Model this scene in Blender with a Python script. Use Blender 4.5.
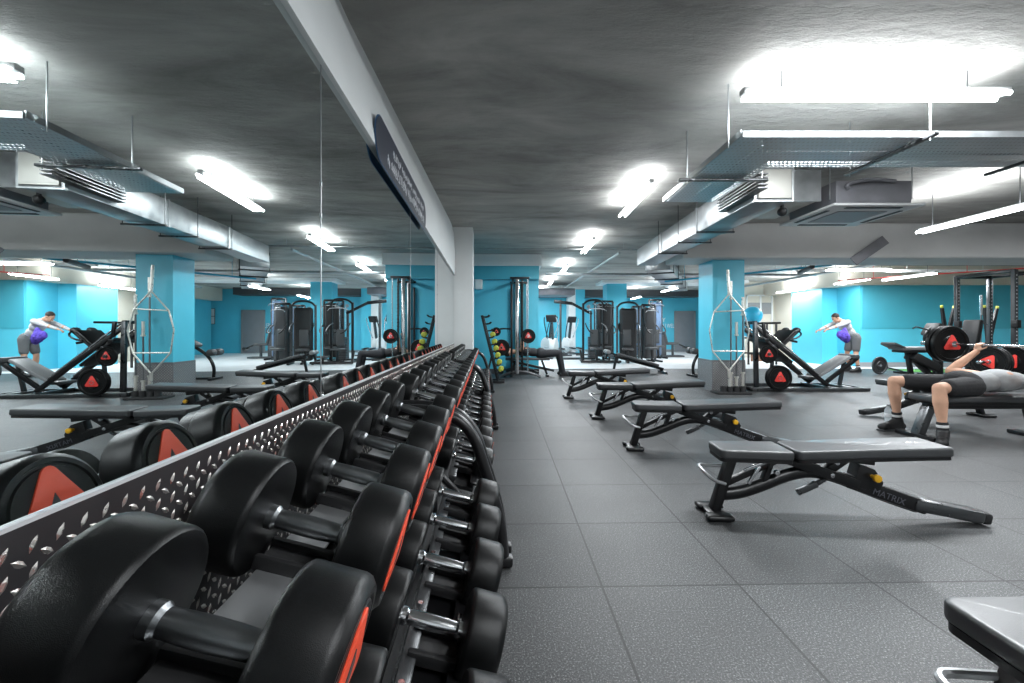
import bpy, bmesh, math, random
from mathutils import Vector, Matrix, Euler
random.seed(7)
for o in list(bpy.data.objects): bpy.data.objects.remove(o)
SC = bpy.context.scene; COL = SC.collection
PI = math.pi
# ------------------------------------------------------------------ camera, world, exposure
FPX, CXP, HY, CAMH = 425.0, 512.0, 329.0, 1.15
cam = bpy.data.cameras.new('camera'); cam_o = bpy.data.objects.new('camera', cam); COL.objects.link(cam_o)
cam_o.location = (0, 0, CAMH); cam_o.rotation_euler = (PI/2, 0, 0)
cam.sensor_width = 36; cam.lens = FPX/1024*36; cam.shift_y = -(341.5-HY)/1024; cam.clip_start = 0.02
SC.camera = cam_o
w = bpy.data.worlds.new('world'); SC.world = w; w.use_nodes = True
w.node_tree.nodes['Background'].inputs[0].default_value = (.75, .85, 1, 1)
w.node_tree.nodes['Background'].inputs[1].default_value = 0.3
vs = SC.view_settings; vs.view_transform = 'Standard'; vs.look = 'None'; vs.gamma = 1; vs.use_curve_mapping = False
vs.exposure = 0.72
SC.cycles.use_denoising = True
SC.cycles.max_bounces = 8; SC.cycles.diffuse_bounces = 4; SC.cycles.glossy_bounces = 5; SC.cycles.transparent_max_bounces = 12
SC.cycles.sample_clamp_indirect = 4.0; SC.cycles.caustics_refractive = False; SC.cycles.blur_glossy = 0.5

def at(px, py, Y):
    return Vector(((px-CXP)/FPX*Y, Y, CAMH-(py-HY)/FPX*Y))
TM = 0.0563                                     # the mirror wall and the racks run at this angle
NV = Vector((math.cos(TM), math.sin(TM), 0)); DV = Vector((-math.sin(TM), math.cos(TM), 0))
ORG = NV*-0.54
ORW = ORG + NV*0.018                           # the mirror wall itself
def F(u, s, z): return ORG + NV*u + DV*s + Vector((0, 0, z))
FM = Matrix.Translation(ORG) @ Matrix.Rotation(TM, 4, 'Z')
# ------------------------------------------------------------------ materials
def mat(name, col, rough=.5, metal=0, bump=0, bscale=60, var=0, vscale=4, spec=.5, emit=0, coat=0, detail=4, rvar=0):
    m = bpy.data.materials.new(name); m.use_nodes = True; nt = m.node_tree; b = nt.nodes['Principled BSDF']
    c = (*col, 1)
    b.inputs['Base Color'].default_value = c; b.inputs['Roughness'].default_value = rough; b.inputs['Metallic'].default_value = metal
    b.inputs['Specular IOR Level'].default_value = spec; b.inputs['Coat Weight'].default_value = coat
    tc = nt.nodes.new('ShaderNodeTexCoord')
    if emit:
        b.inputs['Emission Color'].default_value = c; b.inputs['Emission Strength'].default_value = emit
    if var or rvar:
        n = nt.nodes.new('ShaderNodeTexNoise'); n.inputs['Scale'].default_value = vscale; n.inputs['Detail'].default_value = 5
        nt.links.new(tc.outputs['Object'], n.inputs['Vector'])
    if var:
        mx = nt.nodes.new('ShaderNodeMix'); mx.data_type = 'RGBA'
        mx.inputs['A'].default_value = tuple(max(0, x*(1-var)) for x in col)+(1,); mx.inputs['B'].default_value = tuple(min(1, x*(1+var)) for x in col)+(1,)
        mr = nt.nodes.new('ShaderNodeMapRange'); mr.inputs[1].default_value = .3; mr.inputs[2].default_value = .7
        nt.links.new(n.outputs['Fac'], mr.inputs[0]); nt.links.new(mr.outputs[0], mx.inputs['Factor']); nt.links.new(mx.outputs['Result'], b.inputs['Base Color'])
    if rvar:
        mr2 = nt.nodes.new('ShaderNodeMapRange'); mr2.inputs[1].default_value = .3; mr2.inputs[2].default_value = .7
        mr2.inputs[3].default_value = rough-rvar; mr2.inputs[4].default_value = rough+rvar
        nt.links.new(n.outputs['Fac'], mr2.inputs[0]); nt.links.new(mr2.outputs[0], b.inputs['Roughness'])
    if bump:
        n2 = nt.nodes.new('ShaderNodeTexNoise'); n2.inputs['Scale'].default_value = bscale; n2.inputs['Detail'].default_value = detail
        nt.links.new(tc.outputs['Object'], n2.inputs['Vector'])
        bp = nt.nodes.new('ShaderNodeBump'); bp.inputs['Strength'].default_value = bump; bp.inputs['Distance'].default_value = .01
        nt.links.new(n2.outputs['Fac'], bp.inputs['Height']); nt.links.new(bp.outputs[0], b.inputs['Normal'])
    return m
M = {}
M['rubber'] = mat('rubber', (.004, .0043, .0046), .37, bump=.10, bscale=1000, detail=0, var=.3, vscale=300, spec=.30)
M['orange'] = mat('orange_badge', (.85, .08, .03), .4, var=.08)
M['plate_red'] = mat('plate_red', (.7, .05, .04), .4, var=.1)
M['steel'] = mat('knurled_steel', (.24, .25, .26), .32, 1, bump=.08, bscale=900, spec=.5)
M['chrome'] = mat('chrome', (.75, .76, .78), .16, 1, rvar=.06, vscale=30)
M['alu'] = mat('shelf_metal', (.55, .56, .57), .38, .8, rvar=.1, vscale=12)
M['gun'] = mat('gunmetal', (.09, .094, .098), .33, .7, rvar=.08, vscale=15)
M['black'] = mat('black_powder_coat', (.008, .008, .009), .32, bump=.06, bscale=300, spec=.45)
M['blackmatte'] = mat('black_plastic', (.012, .012, .013), .55)
M['vinyl'] = mat('black_vinyl', (.042, .044, .047), .44, bump=.08, bscale=260, spec=.85, coat=.08)
M['vinyl_side'] = mat('vinyl_edge', (.008, .008, .009), .4)
M['yellow'] = mat('yellow_knob', (.85, .45, .02), .35, var=.05)
M['lime'] = mat('lime_rubber', (.42, .45, .05), .5)
M['paleChrome'] = mat('pale_chrome', (.86, .84, .78), .3, .85, rvar=.05, vscale=20)
M['white'] = mat('white_paint', (.72, .74, .74), .55, bump=.05, bscale=20, var=.03, vscale=2)
M['letter'] = mat('white_letter', (.8, .82, .85), .5)
M['greyletter'] = mat('grey_letter', (.10, .10, .12), .4)
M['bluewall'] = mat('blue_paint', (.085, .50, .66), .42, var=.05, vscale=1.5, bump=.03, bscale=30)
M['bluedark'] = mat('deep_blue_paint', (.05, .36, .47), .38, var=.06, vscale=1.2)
M['beige'] = mat('beige_paint', (.62, .58, .50), .6, var=.06, vscale=1)
M['doorgrey'] = mat('grey_door', (.24, .25, .27), .5, var=.04)
M['galv'] = mat('galvanised', (.42, .44, .45), .36, .8, var=.12, vscale=9, rvar=.07)
M['duct_end'] = mat('duct_end', (.55, .54, .5), .5, .2)
M['acwhite'] = mat('ac_white', (.62, .63, .63), .45)
M['acgrey'] = mat('ac_grey', (.2, .2, .22), .5, .3, var=.15)
M['darkgrey'] = mat('dark_grey', (.06, .062, .067), .5)
M['midgrey'] = mat('mid_grey', (.25, .26, .27), .5)
M['bluegrey'] = mat('shroud_blue_grey', (.13, .20, .32), .35, var=.1)
M['signblue'] = mat('sign_navy', (.012, .018, .04), .35)
M['signrim'] = mat('sign_rim', (.02, .09, .20), .4)
M['skin'] = mat('skin', (.66, .38, .26), .5, var=.08, vscale=12, spec=.4)
M['shirt'] = mat('grey_jersey', (.42, .43, .44), .85, bump=.4, bscale=25, var=.1, vscale=8)
M['shirt_light'] = mat('light_jersey', (.62, .62, .63), .85, bump=.4, bscale=25, var=.06, vscale=8)
M['short_black'] = mat('black_shorts', (.015, .015, .017), .8, bump=.4, bscale=30)
M['short_grey'] = mat('grey_shorts', (.14, .145, .15), .85, bump=.4, bscale=30, var=.1)
M['trouser'] = mat('dark_trousers', (.02, .021, .025), .8, bump=.4, bscale=30)
M['shoe'] = mat('black_shoe', (.014, .014, .015), .55)
M['sockw'] = mat('white_sock', (.7, .7, .7), .9)
M['hair'] = mat('dark_hair', (.03, .02, .015), .6, bump=.5, bscale=120)
M['turf'] = mat('green_turf', (.08, .26, .06), .9, bump=.6, bscale=300, var=.25, vscale=40)
M['balls'] = mat('turquoise_ball', (.03, .42, .65), .35)
M['purple'] = mat('purple_cloth', (.13, .08, .55), .7, bump=.4, bscale=60, var=.3, vscale=14)
M['edge_strip'] = mat('bright_trim', (.62, .64, .66), .45, .3)
M['seam'] = mat('seam_metal', (.35, .36, .37), .3, .9)
M['cushgrey'] = mat('grey_cushion', (.22, .225, .23), .4, bump=.1, bscale=200)
M['timber'] = mat('brown_panel', (.25, .13, .08), .5)

def mirror_mat():
    m = bpy.data.materials.new('mirror_glass'); m.use_nodes = True; b = m.node_tree.nodes['Principled BSDF']
    b.inputs['Base Color'].default_value = (.74, .79, .79, 1); b.inputs['Metallic'].default_value = 1; b.inputs['Roughness'].default_value = 0.0
    return m
M['mirror'] = mirror_mat()
def plastic_clear():
    m = mat('clear_plastic', (.8, .88, .92), .08); b = m.node_tree.nodes['Principled BSDF']
    b.inputs['Alpha'].default_value = .5; return m
M['clear'] = plastic_clear()
def tube_light(name, strength):
    return mat(name, (.93, .97, 1.0), .5, emit=strength)
M['tube'] = tube_light('lit_tube', 16)
M['tube_far'] = tube_light('lit_tube_far', 9)

def concrete():
    m = bpy.data.materials.new('rough_concrete'); m.use_nodes = True; nt = m.node_tree; b = nt.nodes['Principled BSDF']
    tc = nt.nodes.new('ShaderNodeTexCoord'); mp = nt.nodes.new('ShaderNodeMapping'); mp.inputs['Scale'].default_value = (.55, 1.5, 1)
    nt.links.new(tc.outputs['Object'], mp.inputs[0])
    n = nt.nodes.new('ShaderNodeTexNoise'); n.inputs['Scale'].default_value = 1.1; n.inputs['Detail'].default_value = 9; n.inputs['Roughness'].default_value = .62; n.inputs['Distortion'].default_value = .6
    nt.links.new(mp.outputs[0], n.inputs['Vector'])
    r = nt.nodes.new('ShaderNodeValToRGB'); r.color_ramp.elements[0].position = .32; r.color_ramp.elements[1].position = .68
    r.color_ramp.elements[0].color = (.22, .215, .20, 1); r.color_ramp.elements[1].color = (.52, .51, .48, 1)
    nt.links.new(n.outputs['Fac'], r.inputs[0]); nt.links.new(r.outputs[0], b.inputs['Base Color'])
    b.inputs['Roughness'].default_value = .75
    n2 = nt.nodes.new('ShaderNodeTexNoise'); n2.inputs['Scale'].default_value = 7; n2.inputs['Detail'].default_value = 10; n2.inputs['Roughness'].default_value = .7
    nt.links.new(mp.outputs[0], n2.inputs['Vector'])
    bp = nt.nodes.new('ShaderNodeBump'); bp.inputs['Strength'].default_value = .8; bp.inputs['Distance'].default_value = .05
    nt.links.new(n2.outputs['Fac'], bp.inputs['Height']); nt.links.new(bp.outputs[0], b.inputs['Normal'])
    return m
M['concrete'] = concrete()

def floor_mat():                                 # rubber tiles .617 m, joints, speckle
    m = bpy.data.materials.new('rubber_tiles'); m.use_nodes = True; nt = m.node_tree; b = nt.nodes['Principled BSDF']; L = nt.links
    tc = nt.nodes.new('ShaderNodeTexCoord'); mp = nt.nodes.new('ShaderNodeMapping')
    T = .617
    mp.inputs['Rotation'].default_value = (0, 0, -.0235); mp.inputs['Scale'].default_value = (1/T, 1/T, 1)
    mp.inputs['Location'].default_value = FLOOR_OFF
    L.new(tc.outputs['Object'], mp.inputs[0])
    sx = nt.nodes.new('ShaderNodeSeparateXYZ'); L.new(mp.outputs[0], sx.inputs[0])
    def math_(op, a, bb=None, c=None):
        n = nt.nodes.new('ShaderNodeMath'); n.operation = op
        for i, v in enumerate((a, bb, c)):
            if v is None: continue
            if isinstance(v, (int, float)): n.inputs[i].default_value = v
            else: L.new(v, n.inputs[i])
        return n.outputs[0]
    d = []
    for k in 'XY':
        f = math_('FRACT', sx.outputs[k]); e = math_('MINIMUM', f, math_('SUBTRACT', 1.0, f)); d.append(e)
    dist = math_('MINIMUM', d[0], d[1])
    joint = math_('LESS_THAN', dist, .008)
    cell = nt.nodes.new('ShaderNodeTexWhiteNoise'); fl = nt.nodes.new('ShaderNodeVectorMath'); fl.operation = 'FLOOR'
    L.new(mp.outputs[0], fl.inputs[0]); L.new(fl.outputs[0], cell.inputs[0])
    n1 = nt.nodes.new('ShaderNodeTexNoise'); n1.inputs['Scale'].default_value = 150; n1.inputs['Detail'].default_value = 3; n1.inputs['Roughness'].default_value = .75; L.new(tc.outputs['Object'], n1.inputs[0])
    n2 = nt.nodes.new('ShaderNodeTexNoise'); n2.inputs['Scale'].default_value = 1.7; n2.inputs['Detail'].default_value = 6; L.new(tc.outputs['Object'], n2.inputs[0])
    r = nt.nodes.new('ShaderNodeValToRGB'); e = r.color_ramp.elements
    e[0].position = .38; e[0].color = (.022, .024, .025, 1); e[1].position = .70; e[1].color = (.46, .47, .475, 1)
    k = r.color_ramp.elements.new(.57); k.color = (.088, .091, .094, 1)
    L.new(n1.outputs['Fac'], r.inputs[0])
    br = math_('ADD', math_('MULTIPLY', cell.outputs[0], .22), math_('ADD', .34, math_('MULTIPLY', n2.outputs['Fac'], .62)))
    mulj = math_('MULTIPLY', br, math_('SUBTRACT', 1.0, math_('MULTIPLY', joint, .85)))
    vm = nt.nodes.new('ShaderNodeVectorMath'); vm.operation = 'SCALE'; L.new(r.outputs[0], vm.inputs[0]); L.new(mulj, vm.inputs['Scale'])
    L.new(vm.outputs[0], b.inputs['Base Color'])
    b.inputs['Roughness'].default_value = .5; b.inputs['Specular IOR Level'].default_value = .45
    bp = nt.nodes.new('ShaderNodeBump'); bp.inputs['Strength'].default_value = .3; bp.inputs['Distance'].default_value = .002
    L.new(n1.outputs['Fac'], bp.inputs['Height']); L.new(bp.outputs[0], b.inputs['Normal'])
    return m
# one joint line passes world x = (577.6-512)/425*Y at y=523.4 ; one cross line at y=523.4
_Y = FPX*CAMH/(523.4-HY); _X = (577.6-CXP)/FPX*_Y
_rx = _X*math.cos(.0235)+_Y*math.sin(.0235); _ry = -_X*math.sin(.0235)+_Y*math.cos(.0235)
FLOOR_OFF = (-_rx/.617, -_ry/.617, 0)
M['floor'] = floor_mat()
M['floor_light'] = mat('pale_vinyl', (.74, .75, .76), .35, var=.07, vscale=3)

def perforated():
    m = bpy.data.materials.new('perforated_steel'); m.use_nodes = True; nt = m.node_tree; b = nt.nodes['Principled BSDF']; L = nt.links
    b.inputs['Base Color'].default_value = (.5, .54, .56, 1); b.inputs['Metallic'].default_value = .8; b.inputs['Roughness'].default_value = .35
    tc = nt.nodes.new('ShaderNodeTexCoord'); mp = nt.nodes.new('ShaderNodeMapping'); mp.inputs['Scale'].default_value = (28, 18, 18); L.new(tc.outputs['Object'], mp.inputs[0])
    fr = nt.nodes.new('ShaderNodeVectorMath'); fr.operation = 'FRACTION'; L.new(mp.outputs[0], fr.inputs[0])
    sb = nt.nodes.new('ShaderNodeVectorMath'); sb.operation = 'SUBTRACT'; sb.inputs[1].default_value = (.5, .5, .5); L.new(fr.outputs[0], sb.inputs[0])
    mu = nt.nodes.new('ShaderNodeVectorMath'); mu.operation = 'MULTIPLY'; mu.inputs[1].default_value = (1, 1, 0); L.new(sb.outputs[0], mu.inputs[0])
    ln = nt.nodes.new('ShaderNodeVectorMath'); ln.operation = 'LENGTH'; L.new(mu.outputs[0], ln.inputs[0])
    g = nt.nodes.new('ShaderNodeMath'); g.operation = 'GREATER_THAN'; g.inputs[1].default_value = .27; L.new(ln.outputs['Value'], g.inputs[0])
    L.new(g.outputs[0], b.inputs['Alpha'])
    return m
M['perf'] = perforated()
# ------------------------------------------------------------------ mesh kit
class MB:
    def __init__(s): s.bm = bmesh.new(); s.mi = 0
    def use(s, i): s.mi = i; return s
    def _merge(s, b2, mx=None):
        if mx is not None: bmesh.ops.transform(b2, matrix=mx, verts=b2.verts)
        vm = [s.bm.verts.new(v.co) for v in b2.verts]; b2.verts.index_update()
        for f in b2.faces:
            try: nf = s.bm.faces.new([vm[v.index] for v in f.verts]); nf.material_index = s.mi
            except ValueError: pass
        b2.free(); return s
    def box(s, c, size, rot=None, bev=0, seg=2):
        b = bmesh.new(); bmesh.ops.create_cube(b, size=1); bmesh.ops.scale(b, vec=Vector(size), verts=b.verts)
        if bev: bmesh.ops.bevel(b, geom=b.edges[:], offset=min(bev, min(size)*.49), segments=seg, affect='EDGES', profile=.5)
        b.verts.index_update()
        mx = Matrix.Translation(Vector(c))
        if rot is not None: mx = mx @ (rot if isinstance(rot, Matrix) else Euler(rot).to_matrix().to_4x4())
        return s._merge(b, mx)
    def b2(s, lo, hi, bev=0):
        lo = Vector(lo); hi = Vector(hi); return s.box((lo+hi)/2, hi-lo, bev=bev)
    def beam(s, a, b, wy, hz, bev=.004, up=(0, 0, 1)):       # square bar from a to b
        a = Vector(a); b = Vector(b); d = b-a; x = d.normalized(); u = Vector(up)
        y = u.cross(x)
        if y.length < 1e-4: y = Vector((0, 1, 0))
        y.normalize(); z = x.cross(y)
        R = Matrix((x, y, z)).transposed().to_4x4()
        return s.box((a+b)/2, (d.length, wy, hz), R, bev)
    def lathe(s, prof, seg=24, mx=None):                     # profile of (r, z) about z
        b = bmesh.new(); rings = []
        for r, z in prof:
            if r < 1e-6: rings.append([b.verts.new((0, 0, z))])
            else: rings.append([b.verts.new((r*math.cos(2*PI*k/seg), r*math.sin(2*PI*k/seg), z)) for k in range(seg)])
        for A, B in zip(rings, rings[1:]):
            for k in range(seg):
                k2 = (k+1) % seg
                if len(A) == 1 and len(B) == 1: continue
                if len(A) == 1: b.faces.new((A[0], B[k2], B[k]))
                elif len(B) == 1: b.faces.new((A[k], A[k2], B[0]))
                else: b.faces.new((A[k], A[k2], B[k2], B[k]))
        b.verts.index_update(); bmesh.ops.recalc_face_normals(b, faces=b.faces)
        return s._merge(b, mx)
    def cyl(s, a, b, r, seg=16, r2=None, bev=0):
        a = Vector(a); b = Vector(b); d = b-a; L = d.length; r2 = r if r2 is None else r2
        q = d.to_track_quat('Z', 'Y').to_matrix().to_4x4()
        if bev: pr = [(0, 0), (r-bev, 0), (r-bev*.3, bev*.3), (r, bev), (r2, L-bev), (r2-bev*.3, L-bev*.3), (r2-bev, L), (0, L)]
        else: pr = [(0, 0), (r, 0), (r2, L), (0, L)]
        return s.lathe(pr, seg, Matrix.Translation(a) @ q)
    def tube(s, pts, r, seg=10, smooth=0, flat=1.0):
        pts = [Vector(p) for p in pts]; rs = list(r) if isinstance(r, (list, tuple)) else [r]*len(pts)
        for _ in range(smooth):                             # Chaikin that keeps the ends
            np_, nr = [pts[0]], [rs[0]]
            for i in range(len(pts)-1):
                for t in (.25, .75): np_.append(pts[i].lerp(pts[i+1], t)); nr.append(rs[i]*(1-t)+rs[i+1]*t)
            np_.append(pts[-1]); nr.append(rs[-1]); pts, rs = np_, nr
        b = bmesh.new(); rings = []; n = None
        for i, p in enumerate(pts):
            d = (pts[min(i+1, len(pts)-1)]-pts[max(i-1, 0)]).normalized()
            if n is None:
                n = Vector((0, 0, 1)).cross(d)
                if n.length < .01: n = Vector((0, 1, 0)).cross(d)
            n = (n - d*n.dot(d)).normalized(); m = d.cross(n)
            rings.append([b.verts.new(p+(n*math.cos(2*PI*k/seg)*flat+m*math.sin(2*PI*k/seg))*rs[i]) for k in range(seg)])
        for A, B in zip(rings, rings[1:]):
            for k in range(seg): b.faces.new((A[k], A[(k+1) % seg], B[(k+1) % seg], B[k]))
        b.faces.new(rings[0][::-1]); b.faces.new(rings[-1]); b.verts.index_update()
        bmesh.ops.recalc_face_normals(b, faces=b.faces)
        return s._merge(b)
    def prism(s, out, depth, mx=None, bev=0, seg=2):        # outline in xy, extruded along z
        b = bmesh.new(); v = [b.verts.new((x, y, 0)) for x, y in out]; f = b.faces.new(v)
        r = bmesh.ops.extrude_face_region(b, geom=[f]); vv = [g for g in r['geom'] if isinstance(g, bmesh.types.BMVert)]
        bmesh.ops.translate(b, vec=(0, 0, depth), verts=vv); bmesh.ops.recalc_face_normals(b, faces=b.faces)
        if bev: bmesh.ops.bevel(b, geom=[e for e in b.edges if abs(e.verts[0].co.z-e.verts[1].co.z) < 1e-6], offset=bev, segments=seg, affect='EDGES', profile=.5)
        b.verts.index_update(); return s._merge(b, mx)
    def ball(s, c, r, seg=16, sc=(1, 1, 1), rot=None):
        b = bmesh.new(); bmesh.ops.create_uvsphere(b, u_segments=seg, v_segments=max(6, seg*2//3), radius=1)
        R = rot if rot is not None else Matrix.Identity(4)
        b.verts.index_update(); return s._merge(b, Matrix.Translation(Vector(c)) @ R @ Matrix.Diagonal((r*sc[0], r*sc[1], r*sc[2], 1)))
    def torus(s, c, R, r, axis='Z', seg=28, k=8, sc=(1, 1, 1)):
        pr = [(R+r*math.cos(a), r*math.sin(a)) for a in [2*PI*i/k for i in range(k+1)]]
        Q = {'Z': Matrix.Identity(4), 'X': Matrix.Rotation(PI/2, 4, 'Y'), 'Y': Matrix.Rotation(PI/2, 4, 'X')}[axis] if isinstance(axis, str) else axis
        return s.lathe(pr, seg, Matrix.Translation(Vector(c)) @ Q)
    def faces(s, verts, faces):
        v = [s.bm.verts.new(p) for p in verts]
        for f in faces: nf = s.bm.faces.new([v[i] for i in f]); nf.material_index = s.mi
        return s
def obj(name, mb, mats, parent=None, loc=None, rot=None, smooth=True, ang=35):
    me = bpy.data.meshes.new(name); mb.bm.normal_update(); mb.bm.to_mesh(me); mb.bm.free()
    for m in (mats if isinstance(mats, (list, tuple)) else [mats]): me.materials.append(M[m] if isinstance(m, str) else m)
    if smooth:
        me.polygons.foreach_set('use_smooth', [True]*len(me.polygons)); me.set_sharp_from_angle(angle=math.radians(ang))
    o = bpy.data.objects.new(name, me); COL.objects.link(o)
    if parent is not None: o.parent = parent
    if loc is not None: o.location = loc
    if rot is not None: o.rotation_euler = rot
    return o
def tag(o, label, cat, group=None):
    o['label'] = label; o['category'] = cat
    if group: o['group'] = group
    return o
def thing(name, label, cat, loc=(0, 0, 0), rot=(0, 0, 0), group=None):
    o = bpy.data.objects.new(name, None); COL.objects.link(o); o.location = loc; o.rotation_euler = rot; o.empty_display_size = .1
    return tag(o, label, cat, group)
def struct(name, mb, mats, **k):
    o = obj(name, mb, mats, **k); o['kind'] = 'structure'; return o
def copy_tree(o, parent=None):
    kids = [c for c in CH.get(o.name, [])]
    c = o.copy(); COL.objects.link(c)
    if parent is not None: c.parent = parent
    for k in kids: copy_tree(k, c)
    return c
CH = {}
def index_children():
    CH.clear()
    for o in bpy.data.objects:
        if o.parent: CH.setdefault(o.parent.name, []).append(o)
def dup(o, loc, rot, label, group=None, scale=None):
    c = copy_tree(o); c.location = loc; c.rotation_euler = rot; c['label'] = label
    if group: c['group'] = group
    if scale: c.scale = scale
    return c
def text(name, body, size, matn, parent, mx, ext=.001, align='CENTER', sx=1):
    c = bpy.data.curves.new(name, 'FONT'); c.body = body; c.size = size; c.extrude = ext; c.align_x = align; c.align_y = 'CENTER'
    c.materials.append(M[matn]); o = bpy.data.objects.new(name, c); COL.objects.link(o)
    if parent is not None: o.parent = parent
    me = bpy.data.meshes.new_from_object(o.evaluated_get(bpy.context.evaluated_depsgraph_get())); bpy.data.objects.remove(o)
    o = bpy.data.objects.new(name, me); COL.objects.link(o)
    if not me.materials: me.materials.append(M[matn])
    if parent is not None: o.parent = parent
    o.matrix_local = mx @ Matrix.Diagonal((sx, 1, 1, 1)); return o
def capsule(mb, a, b, ra, rb, seg=14):
    a = Vector(a); b = Vector(b); mb.cyl(a, b, ra, seg, rb); mb.ball(a, ra, seg); mb.ball(b, rb, seg)
def lozenges(mb, w, h, pitch, L=.027, W=.0095, H=.0022, z0=0):        # raised tread marks on a plate lying in xy, proud along +z
    nx = int(w/pitch); ny = int(h/pitch)
    for i in range(nx*2):
        for j in range(ny*2):
            if (i+j) % 2: continue
            x = (i+.7)*pitch/2; y = (j+.7)*pitch/2
            if x > w-L*.5 or y > h-L*.55: continue
            a = math.radians(62 if (i % 2) else -35); c, s_ = math.cos(a)*L/2, math.sin(a)*L/2; p, q = -math.sin(a)*W/2, math.cos(a)*W/2
            mb.faces([(x-c, y-s_, z0), (x+p-c*.3, y+q-s_*.3, z0), (x+p+c*.3, y+q+s_*.3, z0), (x+c, y+s_, z0), (x-p+c*.3, y-q+s_*.3, z0), (x-p-c*.3, y-q-s_*.3, z0), (x-c*.45, y-s_*.45, z0+H), (x+c*.45, y+s_*.45, z0+H)],
                     [(0, 1, 6), (1, 2, 7, 6), (2, 3, 7), (3, 4, 7), (4, 5, 6, 7), (5, 0, 6)])
# ------------------------------------------------------------------ the room
CZ = 3.05
RX0, RX1, RY0, RY1 = -2.6, 17.0, -2.6, 21.5
struct('floor', MB().b2((RX0, RY0, -.1), (RX1, 12.3, 0)), 'floor', smooth=False)
struct('floor_far', MB().b2((RX0, 12.3, -.1), (RX1, RY1+.2, .001)), 'floor_light', smooth=False)
struct('ceiling', MB().b2((RX0, RY0, CZ), (RX1, RY1+.2, CZ+.15)), 'concrete', smooth=False)
struct('wall_far', MB().b2((RX0, RY1, 0), (RX1, RY1+.2, CZ)), 'bluewall', smooth=False)
struct('wall_behind', MB().b2((RX0, RY0-.2, 0), (RX1, RY0, CZ)), 'white', smooth=False)
struct('wall_right', MB().b2((RX1, RY0, 0), (RX1+.2, RY1, CZ)), 'white', smooth=False)
# mirror wall
b = MB(); b.b2((-.36, -2.6, 0), (-.118, 8.6, 2.17))
struct('wall_left', b, 'white', loc=ORW, rot=(0, 0, TM), smooth=False)
b = MB(); b.b2((-.9, 8.6, 0), (-.118, 22.4, CZ)); struct('wall_left_far', b, 'bluewall', loc=ORW, rot=(0, 0, TM), smooth=False)
# bulkhead over the mirror: its face leans back to the ceiling
def fpt(u, s, z): return (u, s, z)
b = MB(); S0, S1 = -2.6, 7.95
nx = 24; vs_ = []; fs = []
for i in range(nx+1):
    s = S0+(S1-S0)*i/nx
    back = .2*max(0, min(1, (7.6-s)/5.0))
    vs_ += [(-.118, s, 2.15), (-.088, s, 2.15), (-.088, s, 2.19), (-.088-back*.35, s, 2.6), (-.088-back-.02, s, 2.93), (-.088-back-.05, s, CZ), (-.48, s, CZ)]
for i in range(nx):
    for k in range(6): a = i*7+k; fs.append((a, a+1, a+8, a+7))
b.faces(vs_, fs); bmesh.ops.recalc_face_normals(b.bm, faces=b.bm.faces)
struct('beam_left', b, 'white', loc=ORW, rot=(0, 0, TM))
struct('column_white', MB().b2((-.4, 7.95, 0), (.24, 8.5, CZ), bev=.01), 'white', loc=ORW, rot=(0, 0, TM))
# mirrors, one pane per thing
MG = 'wall mirrors behind the dumbbell racks'
seams = [-2.6, -.2, 1.648, 3.5, 5.35, 7.93]
mlabels = ['mirror pane at the camera end of the mirror wall', 'second mirror pane from the camera end, ending at the first clear seam', 'mirror pane between the first and second vertical seams', 'mirror pane between the second and third vertical seams', 'mirror pane at the far end, next to the white column']
for i in range(5):
    m = MB().b2((-.118, seams[i]+.0015, .892), (-.11, seams[i+1]-.0015, 2.15))
    o = obj('mirror_pane', m, 'mirror', loc=ORW, rot=(0, 0, TM), smooth=False); tag(o, 'tall frameless '+mlabels[i], 'mirror', MG)
b = MB()
for s in seams[1:5]:
    for z in (1.33, 1.45) if s > 0 else (): b.box((-.108, s, z+.25), (.003, .012, .018), bev=.001)
    b.b2((-.1105, s-.003, .893), (-.1085, s+.003, 2.15))
o = struct('trim_1', b, 'seam', loc=ORW, rot=(0, 0, TM))
# tread plate below the mirror
t = thing('tread_plate_panel', 'black diamond tread plate covering the wall below the mirrors, behind the dumbbells', 'wall panel', ORW, (0, 0, TM))
obj('backing_plate', MB().b2((-.117, -2.5, .05), (-.104, 7.94, .885)), mat('black_tread', (.022, .021, .023), .5, .1, rvar=.08, vscale=9), t, smooth=False)
b = MB(); lozenges(b, 10.4, .838, .037, .0245, .0088)
bmesh.ops.transform(b.bm, matrix=Matrix(((0, 0, 1, -.104), (1, 0, 0, -2.48), (0, 1, 0, .045), (0, 0, 0, 1))), verts=b.bm.verts)
obj('tread_pattern', b, mat('tread_bright', (.6, .58, .55), .3, .85, rvar=.08, vscale=50), t, smooth=False)
obj('top_edge_strip', MB().b2((-.117, -2.5, .885), (-.1028, 7.94, .8915)), 'edge_strip', t)
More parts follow.
